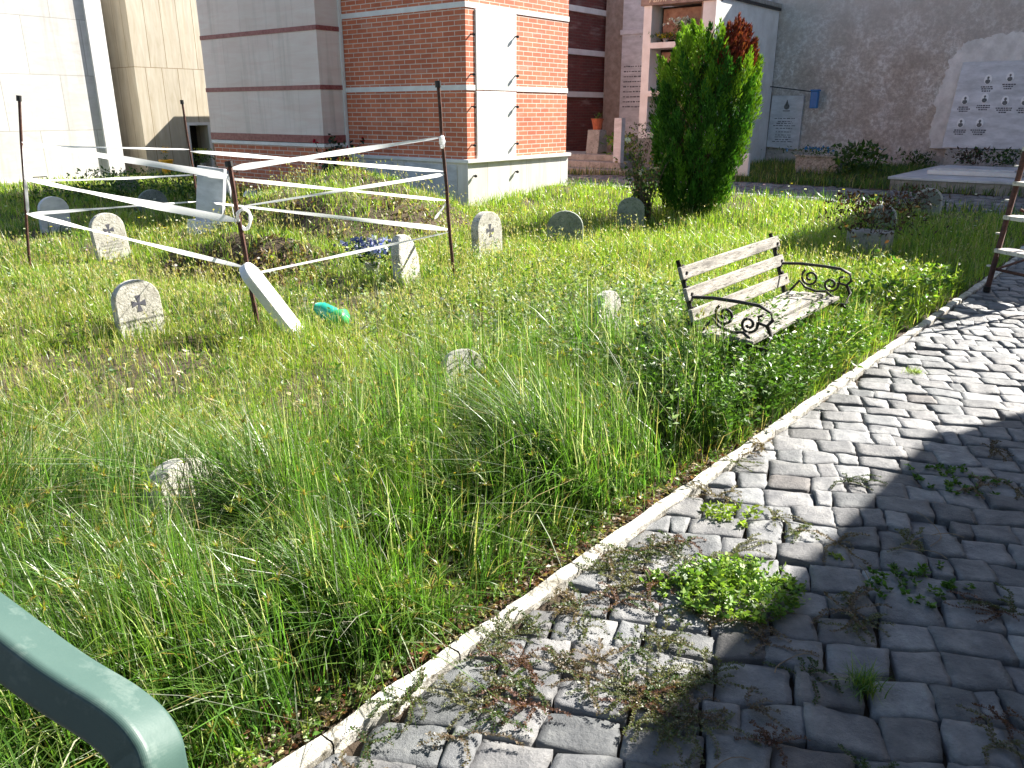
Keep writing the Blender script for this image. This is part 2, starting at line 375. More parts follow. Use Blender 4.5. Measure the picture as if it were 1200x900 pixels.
def cobbles(name, keep, clampf, ext, sx, sy, ang, res, base, seed, lim):
    rg = random.Random(seed); ca, sa = math.cos(ang), math.sin(ang)
    c0, r0 = int(ext/sx), int(ext/sy); V = []; Fc = []; C = []
    tt = np.linspace(-1, 1, res)
    def node(i, j, k):
        """jittered corner in rotated frame"""
        g = random.Random(hash((i, j, k, seed))); return (g.random()-.5, g.random()-.5)
    for j in range(-r0, r0):
        y0 = j*sy; off = (.5 if j % 2 else 0)*sx+random.Random(j*31+seed).uniform(-.03, .03)
        edges = []; x = -ext+off; g = random.Random(j*77+seed)
        while x < ext: edges.append(x); x += sx*(g.uniform(.42, .7) if g.random() < .2 else g.uniform(.8, 1.35))
        for i in range(len(edges)-1):
            xa, xb = edges[i], edges[i+1]
            cx = (xa+xb)/2; wx, wy = cx*ca-(y0+sy/2)*sa+lim[0], cx*sa+(y0+sy/2)*ca+lim[1]
            if not keep(wx, wy): continue
            def rowy(xx, jj): return jj*sy+.03*math.sin(xx*2.1+jj*.15)+.06*math.sin(xx*.9+1.3)+(.022*(mnoise.noise((xx*5.1, jj*1.7, seed)))*2)
            gap = rg.uniform(.001, .005); jt = lambda: rg.uniform(-.013, .013)
            A = (xa+gap+jt(), rowy(xa, j)+gap+jt()*.4); B = (xb-gap+jt(), rowy(xb, j)+gap)
            Cc = (xb-gap+jt(), rowy(xb, j+1)-gap); D = (xa+gap+jt(), rowy(xa, j+1)-gap)
            tx, ty = rg.gauss(0, .028), rg.gauss(0, .028); dz = rg.gauss(0, .0045); tone = rg.choice((rg.uniform(.62, .9), rg.uniform(.85, 1.15), rg.uniform(1.0, 1.4))); warm = rg.uniform(-.04, .02)
            if rg.random() < .04: tone *= .8; warm += .05
            i0 = len(V); rr = res+2; ph = rg.uniform(0, 50); ex = rg.uniform(14, 30)
            for b in range(rr):
                for a in range(rr):
                    skirt = a in (0, rr-1) or b in (0, rr-1)
                    u = tt[min(max(a-1, 0), res-1)]; v = tt[min(max(b-1, 0), res-1)]
                    k = (abs(u)**ex+abs(v)**ex)**(1/ex); mx = max(abs(u), abs(v), 1e-6); f = mx/k if k > 0 else 1
                    f = 1-(1-f)*1.0; uu, vv = u*f, v*f
                    s, t = (uu+1)/2, (vv+1)/2
                    lx = (A[0]*(1-s)+B[0]*s)*(1-t)+(D[0]*(1-s)+Cc[0]*s)*t
                    ly = (A[1]*(1-s)+B[1]*s)*(1-t)+(D[1]*(1-s)+Cc[1]*s)*t
                    nn = mnoise.noise((lx*9+ph, ly*9, seed)); n2 = mnoise.noise((lx*25+ph, ly*25, seed+3))
                    e = max(abs(u), abs(v))
                    z = dz+(lx-cx)*tx+(ly-(j+.5)*sy)*ty+.005*nn+.004*n2-.005*e**14+.004
                    if e > .99: lx += n2*.007; ly += nn*.007
                    if skirt: z -= .05
                    gx, gy = lx*ca-ly*sa+lim[0], lx*sa+ly*ca+lim[1]
                    gx = clampf(gx, gy); w = W(gx, gy, z+base(gx, gy)); V.append(tuple(w)); C.append((tone+warm, tone, tone-warm*.5))
            for b in range(rr-1):
                for a in range(rr-1):
                    q = i0+b*rr+a; Fc.append((q, q+1, q+rr+1, q+rr))
    return struct(npmesh(name, np.array(V), np.array(Fc), np.array(C), 'cobble'))
kp = lambda q: -1.49+.03*q
cobbles('path', lambda p, q: kp(q)+.005 < p < 1.2 and -1.5 < q < 12.9, lambda p, q: max(p, kp(q)+.045+.004*math.sin(q*40)), 16, .168, .155, R(24), 9,
        lambda p, q: float(.25*sstep(9.6, 12.9, q)*1.0) if q > 9.6 else 0, 5, (0, 2))
cobbles('cross_path', lambda p, q: -16 < p < 5 and 13.0 < q < 15.8, lambda p, q: p, 12, .21, .21, R(8), 4,
        lambda p, q: Hs(W(p, q))+.0, 9, (-6, 14))
# kerb: row of long pale stones
mb = MB(); q = -1.2; g = random.Random(4)
while q < 12.8:
    L = g.uniform(.45, .95); n = 9
    for k in range(n):
        qa = q+L*k/n; qb = q+L*(k+1)/n-(.006 if k == n-1 else 0)
        wob = lambda s, sd: .016*mnoise.noise((s*6, sd, 2.0))+.007*mnoise.noise((s*21, sd, 5.0))
        za, zb = .014+wob(qa, 3)*.7, .014+wob(qb, 3)*.7
        la, lb = kp(qa)-.030+wob(qa, 9), kp(qb)-.030+wob(qb, 9); ra, rb = kp(qa)+.026+wob(qa, 14), kp(qb)+.026+wob(qb, 14)
        h0 = .25*float(sstep(9.6, 12.9, q)); za += h0; zb += h0
        mb.quad(W(la+.004, qa, za), W(ra-.006, qa, za), W(rb-.006, qb, zb), W(lb+.004, qb, zb))
        mb.quad(W(ra-.006, qa, za), W(ra, qa, za-.008), W(rb, qb, zb-.008), W(rb-.006, qb, zb))
        mb.quad(W(ra, qa, za-.008), W(ra, qa, za-.09), W(rb, qb, zb-.09), W(rb, qb, zb-.008))
        mb.quad(W(la+.004, qa, za), W(la, qa, za-.09), W(lb, qb, zb-.09), W(lb+.004, qb, zb))
    q += L
struct(mb.build('kerb', 'kerb'))

# ------------------------------------------------------------------ buildings
BP0, BP1, BQ0, BQ1, BH = -11.75, -8.9, 10.04, 12.8, 5.3
t = site('burial_block', 'red brick burial block with white marble door panels and pale plinth beyond the lawn', 'tomb building')
box('brick_wall', 'brick', t, BP0, BP1, BQ0, BQ1, .84, BH)
box('plinth', 'plinth', t, BP0-.0, BP1+.03, BQ0-.03, BQ1+.03, -.3, .80)
box('cornice', 'trimmarble', t, BP0-.0, BP1+.075, BQ0-.075, BQ1+.075, .80, .86, .01)
for z in (1.95, 3.14, 4.33):
    m_ = MB().box(BP0, BP1+.012, BQ0-.012, BQ0+.1, z-.04, z+.04)
    m_.box(BP1-.1, BP1+.012, BQ0+.1 if z < 3 else BQ0+.1, BQ0+.21, z-.04, z+.04) if z < 3 else m_.box(BP1-.1, BP1+.012, BQ0+.1, BQ1+.012, z-.04, z+.04)
    if z < 3: m_.box(BP1-.1, BP1+.012, 11.3, BQ1+.012, z-.04, z+.04)
    m_.build('band', 'trimmarble', t)
box('marble_panel', 'trimmarble', t, BP1-.05, BP1+.022, BQ0+.22, 11.28, .865, 1.90, .006)
box('marble_panel', 'trimmarble', t, BP1-.05, BP1+.022, BQ0+.22, 11.28, 1.915, 3.09, .006)
for a, b in ((-11.55, -10.6), (-10.3, -9.1)):
    box('plinth_panel', 'greymarble', t, a, b, BQ0-.045, BQ0-.028, .02, .76)
for px, py in ((553,40),(604,43),(553,87),(604,89),(554,125),(604,125),(554,170),(604,168),(555,206),(604,201),(555,243),(604,237)):
    qq, zz = onP(px, py, BP1+.03)
    if zz < .05: zz = .05
    m_ = MB(); m_.tube([(BP1+.0, qq, zz), (BP1+.075, qq, zz)], .012, 6); m_.lathe((BP1+.075, qq, zz), [(.0, -.028), (.026, -.018), (.026, .012), (0, .022)], 8)
    m_.build('hook', 'ironhook', t)
# pale marble building left of it
t = site('family_tomb', 'tomb faced in pale pink marble with dark red bands above a red base', 'tomb building')
box('marble_wall', 'pinkmarble', t, -15.3, -11.78, 9.49, 12.3, 1.19, 5.0)
box('red_base', 'brick', t, -15.28, -11.80, 9.51, 12.3, -.3, .99)
box('white_course', 'trimmarble', t, -15.31, -11.77, 9.48, 12.3, .99, 1.05)
for z in (1.12, 1.99, 2.94, 3.9): box('red_band', 'redgranite', t, -15.31, -11.77, 9.48, 12.29, z-.038 if z > 1.5 else 1.06, z+.038 if z > 1.5 else 1.19)
box('corner_strip', 'trimmarble', t, -11.80, -11.74, 9.98, 10.03, .9, 5.0)
# low block hidden behind it, added so its shadow falls on the cream wall
t = site('shadow_block', 'unseen plain block added for its shadow between the pale marble tomb and the cream tomb', 'tomb building')
box('wall', 'concrete', t, -19.3, -15.6, 12.8, 15.5, -.3, 2.5); box('roof', 'concrete', t, -19.35, -15.55, 12.75, 15.55, 2.5, 2.6)
# cream tomb
t = site('cream_tomb', 'cream travertine tomb with a small dark doorway beside the pale marble tomb', 'tomb building')
cp_ = -19.9
m_ = MB(); q0, q1 = 10.5, 12.45
d0, d1, dz = 11.72, 12.25, 1.25
m_.box(-23, cp_, q0, d0, -.3, 5.4); m_.box(-23, cp_, d1, q1, -.3, 5.4); m_.box(-23, cp_, d0, d1, dz, 5.4); m_.box(-23, cp_-.6, d0, d1, -.3, dz)
m_.build('travertine_wall', 'cream', t)
m_ = MB().box(cp_-.04, cp_+.035, d0-.07, d0, 0, dz+.07).box(cp_-.04, cp_+.035, d1, d1+.07, 0, dz+.07).box(cp_-.04, cp_+.035, d0, d1, dz, dz+.07)
m_.build('door_frame', 'trimmarble', t)
box('dark_opening', 'dark', t, cp_-.59, cp_-.55, d0, d1, 0, dz)
# white tomb
t = site('white_tomb', 'white marble tomb with a projecting pilaster at the left edge of the lawn', 'tomb building')
box('marble_wall', 'whitemarble', t, -24, -19.90, 4.5, 9.86, -.3, 5.6)
box('pilaster', 'trimmarble', t, -19.9, -19.82, 9.50, 9.88, -.3, 5.6)
box('pilaster', 'trimmarble', t, -19.9, -19.82, 6.55, 6.95, -.3, 5.6)
box('base_course', 'trimmarble', t, -19.9, -19.84, 6.95, 9.5, -.3, .12)
# unseen buildings right of the path, shaped from the shade they cast
t = site('path_side_building', 'unseen plastered building on the near side of the cobbled path shading the stones', 'tomb building', 1.15, 6.3); t.rotation_euler = (0, 0, ROT-R(2.5))
box('wall', 'plaster', t, 1.19-1.15, 1.7, -14, 3.12, -.2, 4.0); box('roof', 'concrete', t, 0, 1.8, -14.1, 3.17, 4.0, 4.1)
t = site('lawn_shade_block', 'unseen plastered building added beyond the ladder to shade the lawn', 'tomb building')  # out of view, added to shade the right part of the lawn
box('wall', 'plaster', t, -.9, 2.5, 14.3, 19.2, -.2, 4.8); box('roof', 'concrete', t, -1.0, 2.6, 14.2, 19.3, 4.8, 4.95)

# far boundary wall
WQ = 20.9
t = site('boundary_wall', 'tall rough plastered boundary wall behind the cemetery', 'wall')
V_ = MB(); nxx, nzz = 90, 26
me_v = []; p0, p1 = -15.5, 6
for j in range(nzz+1):
    for i in range(nxx+1):
        pp = p0+(p1-p0)*i/nxx; zz = -.2+6.1*j/nzz
        V_.v.append(Vector((pp, WQ+.05*mnoise.noise((pp*1.3, zz*1.3, 3)), zz)))
for j in range(nzz):
    for i in range(nxx): a = j*(nxx+1)+i; V_.f.append((a, a+1, a+nxx+2, a+nxx+1))
V_.box(p0, p1, WQ+.08, WQ+.5, -.2, 5.9)
V_.build('wall_body', 'plaster', t, smooth=False)
# irregular fresh plaster round the portrait tablet
def wallpoly(pts, q): return [(onQ(px, py, q)) for px, py in pts]
pts = [(1090,172),(1092,150),(1096,120),(1104,98),(1110,80),(1116,66),(1124,60),(1133,50),(1150,46),(1168,40),(1190,38),(1240,34),(1260,180)]
poly = wallpoly(pts, WQ-.06)
fine = []
for i in range(len(poly)-1):
    a, b = poly[i], poly[i+1]
    for k in range(6):
        f = k/6; fine.append((a[0]*(1-f)+b[0]*f+random.uniform(-.05, .05), a[1]*(1-f)+b[1]*f+random.uniform(-.04, .04)))
fine.append(poly[-1])
m_ = MB(); n = len(fine); m_.v = [Vector((a, WQ-.07, b)) for a, b in fine]+[Vector((a, WQ+.02, b)) for a, b in fine]
m_.f = [tuple(range(n))]+[(k, (k+1) % n, n+(k+1) % n, n+k) for k in range(n)]
m_.build('plaster_patch', 'patch', t)
top = tuple(box('wall_coping', 'concrete', t, p0, p1, WQ-.1, WQ+.55, 5.9, 6.0) for _ in range(1))
# drain pipe
pa = onQ(907, -60, WQ-.12); pb = onQ(894, 100, WQ-.12)
t = site('drain_pipe', 'pale metal drain pipe running down the boundary wall', 'pipe')
MB().tube([(pa[0], WQ-.12, pa[1]+.6), (pb[0], WQ-.12, pb[1])], .055, 10).build('pipe', 'pipe', t, smooth=True)
for f in (.2, .8): MB().tube([(pb[0], WQ-.12, pb[1]+(pa[1]-pb[1])*f-.02), (pb[0], WQ-.12, pb[1]+(pa[1]-pb[1])*f+.02)], .066, 10).build('bracket', 'ironhook', t)
t = site('cable', 'dark cable dropping down the wall below the pipe', 'cable')
a = onQ(889, 112, WQ-.06); b = onQ(891, 170, WQ-.06)
MB().tube([(pb[0], WQ-.08, pb[1]), (a[0], WQ-.07, a[1]), (b[0], WQ-.08, b[1]), (b[0]+.1, WQ-.08, b[1]-.5)], .02, 6).build('cable', 'wire', t)

def strokes(mb, p0, p1, z, hgt, q, rng, side=-1):
    """worn engraved lettering, too small to read: a row of short strokes"""
    x = p0
    while x < p1:
        w = rng.uniform(.03, .10)
        mb.box(x, min(x+w, p1), q-.003, q, z-hgt*rng.uniform(.3, .55), z+hgt*rng.uniform(.2, .5)); x += w+rng.uniform(.01, .035)
# white memorial plaque left
a = onQ(905, 112, WQ-.1); b = onQ(942, 112, WQ-.1); c = onQ(898, 172, WQ-.1); d = onQ(935, 176, WQ-.1)
t = site('memorial_plaque', 'white marble memorial plaque with engraved lines under the bracket with the blue box', 'plaque')
m_ = MB(); n = 4; pts = [(c[0], c[1]), (d[0], d[1]), (b[0], b[1]), (a[0], a[1])]
for qq in (WQ-.1, WQ-.03):
    for p_, z_ in pts: m_.v.append(Vector((p_+(0 if qq < WQ-.05 else 0), qq, z_)))
m_.f = [(0,1,2,3),(4,5,1,0),(5,6,2,1),(6,7,3,2),(7,4,0,3)]
m_.build('tablet', 'greymarble', t, .008)
rg = random.Random(3); m_ = MB(); w_ = b[0]-a[0]
for k, f in enumerate((.44, .50, .535, .58, .63, .70, .76, .80, .85, .89)):
    z_ = a[1]+(c[1]-a[1])*f; sh = (c[0]-a[0])*f; ins = rg.uniform(.12, .3)
    strokes(m_, a[0]+sh+w_*ins, b[0]+sh-w_*ins, z_, .022, WQ-.1, rg)
m_.build('inscription', 'letters', t)
m_ = MB(); ex, ez = onQ(922, 125, WQ-.1)
m_.tube([(ex, WQ-.1, ez), (ex, WQ-.106, ez)], .07, 10); m_.quad((ex-.05, WQ-.104, ez+.03), (ex+.05, WQ-.104, ez+.03), (ex, WQ-.104, ez+.17)); m_.box(ex-.09, ex+.09, WQ-.104, WQ-.1, ez-.11, ez-.09)
m_.build('emblem', 'portrait', t)
# rod with blue box
a = onQ(897, 101, WQ-.15); b = onQ(956, 108, WQ-.35)
t = site('wall_bracket', 'thin dark rod fixed along the wall above the white plaque', 'bracket')
MB().tube([(a[0], WQ-.0, a[1]), (a[0]+.05, WQ-.2, a[1]), (b[0], WQ-.3, b[1])], .014, 6).build('rod', 'wire', t)
a = onQ(951, 107, WQ-.3); b = onQ(960, 127, WQ-.3)
t = site('blue_box', 'small bright blue plastic container hanging on the rod on the wall', 'container')
box('body', 'blueplastic', t, a[0], b[0]-.05, WQ-.36, WQ-.22, b[1], a[1], .02)
box('lid', 'blueplastic', t, a[0]-.01, b[0]-.03, WQ-.37, WQ-.21, a[1], a[1]+.04, .01)

# portrait tablet
a = onQ(1128, 73, WQ-.2); c = onQ(1103, 173, WQ-.45); d = onQ(1235, 178, WQ-.45); b = onQ(1260, 66, WQ-.2)
t = site('portrait_tablet', 'grey marble tablet with oval portraits leaning on the wall above the grave slab', 'memorial tablet')
TZ0, TZ1 = c[1], a[1]; TPl = (c[0], a[0]); 
m_ = MB(); right = c[0]+3.0
def tq(z): return WQ-.42+.26*(z-TZ0)/(TZ1-TZ0)
pts = [(c[0], tq(TZ0), TZ0), (right, tq(TZ0), TZ0), (right+.05, tq(TZ1), TZ1), (a[0], tq(TZ1), TZ1)]
m_.v = [Vector(p_) for p_ in pts]+[Vector((p_[0], p_[1]+.05, p_[2])) for p_ in pts]
m_.f = [(0,1,2,3),(5,4,7,6),(4,5,1,0),(5,6,2,1),(6,7,3,2),(7,4,0,3)]
m_.build('slab', 'greymarble', t, .006)
rg = random.Random(9)
ov = [(1158,93),(1184,90),(1131,117),(1154,115),(1178,118),(1201,118),(1126,144),(1148,144),(1212,90),(1225,118)]
for k, (px, py) in enumerate(ov):
    for _ in range(3):
        d_ = ray(px, py)
    # intersect with leaning face
    q_ = WQ-.3
    for _ in range(4): pp, zz = onQ(px, py, q_-.01); q_ = tq(zz)
    m_ = MB(); n = 14; ring = [(pp+.075*math.cos(2*math.pi*i/n), zz+.10*math.sin(2*math.pi*i/n)) for i in range(n)]
    m_.v = [Vector((x_, tq(z_)-.014, z_)) for x_, z_ in ring]+[Vector((x_, tq(z_)-.001, z_)) for x_, z_ in ring]
    m_.f = [tuple(range(n))]+[(i, (i+1) % n, n+(i+1) % n, n+i) for i in range(n)]
    o_ = m_.build('portrait_oval', 'porcelain', t)
    m_ = MB(); rr = rg.uniform(.75, 1.0)
    hd = [(pp+.026*math.cos(2*math.pi*i/10)*rr, zz+.032+.034*math.sin(2*math.pi*i/10)*rr) for i in range(10)]
    bd = [(pp-.05, zz-.055), (pp-.02, zz-.088), (pp+.02, zz-.088), (pp+.05, zz-.055), (pp+.042, zz-.015), (pp, zz+.005), (pp-.042, zz-.015)]
    for pl in (hd, bd):
        i0 = len(m_.v); m_.v += [Vector((x_, tq(z_)-.017, z_)) for x_, z_ in pl]; m_.f.append(tuple(range(i0, i0+len(pl))))
    m_.build('picture', 'portrait', o_)
    m_ = MB()
    for r_ in (.15, .19, .235):
        hw = rg.uniform(.08, .14) if r_ < .2 else .07; x_ = pp-hw-.01
        while x_ < pp+hw:
            w = rg.uniform(.02, .05); z_ = zz-r_; m_.box(x_, x_+w, tq(z_)-.005, tq(z_)-.0005, z_-.012, z_+.012); x_ += w+.012
    m_.build('inscription', 'letters', t)
# platform grave under it
gz = .35
t = site('platform_grave', 'wide stone platform grave in front of the portrait tablet', 'grave')
box('platform', 'concrete', t, -3.95, 1.0, 16.0, 20.4, .1, .43, .01)
box('slab_top', 'greymarble', t, -3.99, 1.0, 15.96, 20.4, .43, .475, .008)
box('back_block', 'concrete', t, -3.9, -1.0, 20.0, 20.75, .47, c[1]-.02, .01)
t = site('marble_slab', 'thin white marble slab lying on the platform grave', 'grave slab')
m_ = MB().box(-3.55, -2.05, 16.9, 18.1, .48, .56); m_.build('slab', 'trimmarble', t, .012)
box('pad', 'greymarble', t, -3.45, -2.15, 17.0, 18.0, .56, .60, .006)

# niche columbarium in front of the wall
NP1, NP0, NQ = -8.23, -9.97, 17.3
t = site('niche_tomb', 'white framed stack of three burial niches behind the cypress', 'tomb building')
NY = 18.7; zz_ = lambda y: 1.6+(130-y)*NY/993
m_ = MB().box(NP0, NP0+.2, NQ, WQ-.1, .2, zz_(12)); m_.build('post', 'trimmarble', t)
m_ = MB().box(NP1-.3, NP1-.03, NQ, NQ+.3, .2, zz_(12)); m_.build('post', 'trimmarble', t)
box('side_wall', 'trimmarble', t, NP1-.06, NP1, NQ+.301, WQ-.1, .2, 3.95)
box('side_wall', 'trimmarble', t, NP1-.028, NP1, NQ, NQ+.3, .2, 3.95)
box('header', 'header', t, NP0-.06, NP1-.0, NQ-.05, NQ+.32, zz_(12), zz_(-12))
box('roof', 'concrete', t, NP0-.1, NP1+.05, NQ+.33, WQ-.1, 3.96, 4.05); box('gutter', 'ironhook', t, NP1+.0, NP1+.05, NQ+.33, WQ-.1, 3.9, 3.955)
for y in (56, 110, 158): box('shelf', 'trimmarble', t, NP0+.2, NP1-.3, NQ-.03, NQ+.6, zz_(y)-.06, zz_(y)+.06)
box('back', 'dark', t, NP0+.2, NP1-.3, NQ+.5, NQ+.7, .2, zz_(12))
for y0, y1 in ((12, 52), (60, 106), (114, 154)):
    box('niche_panel', 'niche', t, NP0+.28, NP1-.36, NQ+.40, NQ+.46, zz_(y1)+.06, zz_(y0)-.05)
    box('inner_frame', 'header', t, NP1-.36, NP1-.3, NQ+.05, NQ+.45, zz_(y1), zz_(y0))
box('base', 'concrete', t, NP0, NP1-.03, NQ-.1, NQ+.4, .15, zz_(158)-.08)
# lettering
def textobj(s, size, mat, parent, loc, rot, shear=.35, name='lettering'):
    cu = bpy.data.curves.new(name, 'FONT'); cu.body = s; cu.size = size; cu.shear = shear; cu.extrude = .004; cu.align_x = 'CENTER'
    tmp = bpy.data.objects.new('tmp', cu); COL.objects.link(tmp)
    dg = bpy.context.evaluated_depsgraph_get(); me = bpy.data.meshes.new_from_object(tmp.evaluated_get(dg))
    bpy.data.objects.remove(tmp); me.materials.clear(); me.materials.append(M[mat])
    o = bpy.data.objects.new(name, me); COL.objects.link(o); o.parent = parent; o.location = loc; o.rotation_euler = rot; return o
textobj('Fam. Candelori', .24, 'gilt', t, ((NP0+NP1)/2, NQ-.056, zz_(9)), (R(90), 0, 0))
# things standing in the niches
def petals_cluster(n, c, r, size, table, flat=.7):
    P = np.array(c)+RNG.normal(0, 1, (n, 3))*np.array(r)*.5; D = RNG.normal(0, 1, (n, 3)); D[:, 2] += flat
    return leaves(P, D, RNG.uniform(.7, 1.3, n)*size, RNG.uniform(.7, 1.3, n)*size*.7, pick(n, table))
def flowers(name, loc, label, cat, h, spread, blooms, greens=((1, DGREEN), (1, GREEN)), pot=None, nleaf=160, nb=60, bs=.035, pr=.07, ph=.14, group=None, lsize=.07):
    loc = Vector(loc); e = empty(name, loc, label, cat, group, rot=(0, 0, random.uniform(0, 6)))
    z0 = 0
    if pot:
        MB().lathe((0, 0, 0), [(.0, 0), (pr*.65, 0), (pr*.8, ph*.5), (pr, ph), (pr*1.08, ph), (pr*1.08, ph*1.06), (pr*.9, ph*1.06), (pr*.85, ph*.8), (0, ph*.8)], 14).build('pot' if 'pot' in name or pot == 'terracotta' else 'vase', pot, e, smooth=False)
        z0 = ph
    n = nleaf; P = np.stack([RNG.normal(0, spread*.5, n), RNG.normal(0, spread*.5, n), z0+RNG.uniform(0, h, n)], 1)
    D = RNG.normal(0, 1, (n, 3)); D[:, 2] += .5
    a = leaves(P, D, RNG.uniform(.5, 1.2, n)*lsize, RNG.uniform(.2, .5, n)*lsize, pick(n, greens))
    st = 14; az = RNG.uniform(0, 6.28, st)
    b = blades(np.tile([[0, 0, z0*.8]], (st, 1)), RNG.uniform(.7, 1.05, st)*h, np.full(st, .006), az, RNG.uniform(.1, .9, st)*spread/h, pick(st, ((1, DGREEN),)))
    npmesh('leaves', *merge([a, b]), 'leaf', e)
    if nb:
        P = np.stack([RNG.normal(0, spread*.42, nb), RNG.normal(0, spread*.42, nb), z0+h*RNG.uniform(.6, 1.05, nb)], 1); parts = []
        for k in range(4):
            D = RNG.normal(0, 1, (nb, 3)); D[:, 2] += .4; parts.append(leaves(P, D, RNG.uniform(.7, 1.2, nb)*bs, RNG.uniform(.6, 1, nb)*bs, pick(nb, blooms)))
        npmesh('blooms', *merge(parts), 'petal', e)
    return e
v = W(NP0+.95, NQ+.12, zz_(52)+.0)
flowers('flower_vase', v, 'white flowers in a vase in the topmost burial niche', 'flowers', .3, .28, ((3, (.75, .75, .75)), (1, (.5, .5, .4))), pot='pvc', nb=50, bs=.06)
flowers('flower_vase', W(NP0+.5, NQ+.15, zz_(52)), 'low yellow flowers on the topmost niche shelf', 'flowers', .10, .35, ((1, (.6, .45, .03)),), nb=14, bs=.06, pot='pvc', ph=.06)

# brick loculi left of it
t = site('brick_niches', 'dark brick burial niches in the shade behind the brick block', 'tomb building')
box('brick_wall', 'darkbrick', t, -14.5, -13.07, 17.5, 20.85, .2, 5.2)
for y in (23, 67, 112): box('shelf', 'trimmarble', t, -14.5, -13.0, 17.5, 20.8, 1.6+(130-y)*.0237-.07, 1.6+(130-y)*.0237+.07)
t = site('stone_pillar', 'brown rendered pillar between the brick niches and the marble slab', 'pillar')
box('shaft', 'mortarbrown', t, -13.0, -12.45, 20.5, 20.84, .2, 5.5)
a = onQ(724, 20, 20.5); b = onQ(752, 20, 20.5)
t = site('memorial_slab', 'tall bluish marble slab with many engraved lines left of the white niches', 'memorial slab')
box('slab', 'greymarble', t, -12.40, -11.45, 20.40, 20.52, .95, 4.6, .01); box('top_moulding', 'greymarble', t, -12.45, -11.4, 20.36, 20.55, 3.55, 3.68, .01)
m_ = MB(); rg = random.Random(8)
for k in range(9): strokes(m_, -12.3, -11.55, 2.75-k*.13, .035, 20.40, rg)
m_.build('inscription', 'letters', t)
box('foot', 'concrete', t, -12.42, -11.43, 20.3, 20.53, .2, .95)
# steps
t = site('stone_steps', 'worn stone steps in the shade behind the brick block', 'steps')
for k in range(3): box('step', 'concrete', t, -13.2, -9.5+(-.35*k), 16.0+.35*k, 17.9, .2+.14*k, .2+.14*(k+1), .012)
# block + terracotta pot
bp = W(-11.05, 17.2, .62)
t = empty('stone_block', bp, 'pale tapered stone block on the steps under a terracotta pot', 'stone block')
MB().prism([(-.22, 0), (.22, 0), (.15, .55), (-.15, .55)], -.17, .17).build('block', 'concrete', t, .01)
flowers('flower_pot', bp+Vector((0, 0, .55)), 'red terracotta pot standing on the stone block', 'flower pot', .12, .14, (), pot='terracotta', nleaf=30, nb=0, pr=.15, ph=.24)
flowers('potted_plant', W(-10.35, 17.1, .34), 'spiky green plant on the steps right of the stone block', 'plant', .6, .28, (), greens=((2, YGREEN), (2, GREEN)), pot='terracotta', nleaf=150, nb=0, lsize=.2)
t = empty('stone_post', W(-10.0, 16.5, .25), 'narrow grey stone post left of the niches', 'post'); box('post', 'greymarble', t, -.1, .1, -.08, .08, 0, 1.2, .01)
flowers('flower_vase', W(-9.6, 16.8, .3), 'dark leafy flowers in a vase at the foot of the white niches', 'flowers', .9, .35, ((1, (.1, .03, .05)),), pot='pvc', nleaf=240, nb=12, greens=((3, DGREEN), (1, GREEN)))

# ------------------------------------------------------------------ headstones
def arch(w, h, n=12):
    r = w/2; k = .9
    pts = [(-r, -.12), (r, -.12)]
    for i in range(n+1):
        a = math.pi*i/n; pts.append((r*math.cos(a), h-r*k+r*k*math.sin(a)))
    return pts
def cross_mb(s, x, cy, cz):
    m_ = MB()
    for k in range(4):
        a = math.pi/2*k
        pl = [(.10, -.10), (1.0, -.42), (1.0, .42), (.10, .10)]
        i0 = len(m_.v)
        for u, v_ in pl: m_.v.append(Vector((x, cy+s*(u*math.cos(a)-v_*math.sin(a)), cz+s*1.15*(u*math.sin(a)+v_*math.cos(a)))))
        m_.f.append(tuple(range(i0, i0+4)))
    i0 = len(m_.v)
    m_.v += [Vector((x+.0006, cy-s*.12, cz-s*.12)), Vector((x+.0006, cy+s*.12, cz-s*.12)), Vector((x+.0006, cy+s*.12, cz+s*.12)), Vector((x+.0006, cy-s*.12, cz+s*.12))]; m_.f.append((i0, i0+1, i0+2, i0+3))
    return m_
def headstone(px, py, w, h, label, mat='stone', cross=True, tilt=(0, 0), th=.07, yaw=0, group='round topped headstones in the lawn', dz=0):
    v = seat(px, py); v.z += dz
    e = empty('headstone', v, label, 'headstone', group, rot=(R(tilt[0]), R(tilt[1]), ROT+R(yaw)))
    o = MB().prism(arch(w, h), -th/2, th/2).build('slab', mat, e, .008)
    if cross:
        cross_mb(.05*w/.33, th/2+.002, 0, h-w*.5).build('cross', 'letters', e)
        m2 = MB(); rg_ = random.Random(px)
        for k in range(4):
            y_ = -w*.32
            while y_ < w*.32:
                l_ = rg_.uniform(.012, .03)
                if rg_.random() < .8: m2.box(th/2, th/2+.0015, y_, min(y_+l_, w*.33), h-w*.86-k*.034, h-w*.86-k*.034+rg_.uniform(.008, .016))
                y_ += l_+.008
        m2.build('inscription', 'concrete', e)
    return e
headstone(167, 393, .33, .40, 'round topped grey headstone with a cross crossed by a diagonal shadow', tilt=(0, -4))
headstone(135, 306, .36, .52, 'round topped headstone with a cross behind the lowest tape at the shade edge', tilt=(4, -3))
headstone(66, 272, .38, .47, 'small bluish round headstone in the shade near the left pole', 'greymarble', False, tilt=(-3, 0))
headstone(180, 247, .5, .34, 'dark low rounded headstone in the shade before the cream tomb', 'darkstone', False)
headstone(572, 306, .40, .53, 'narrow round topped headstone with a cross in front of the white plinth', tilt=(0, -3), th=.1)
headstone(662, 289, .42, .42, 'dark mossy round headstone right of the brick block corner', 'darkstone', False, yaw=-60)
headstone(738, 274, .36, .48, 'dark greenish headstone beside the dry rose bush', 'darkstone', False, yaw=-60)
headstone(549, 474, .27, .32, 'pale headstone top almost buried in tall grass mid lawn', 'roughstone', False, tilt=(0, -18), yaw=-20)
headstone(716, 402, .24, .37, 'pale stump of a headstone in the weeds left of the bench', 'roughstone', False, tilt=(4, -6))
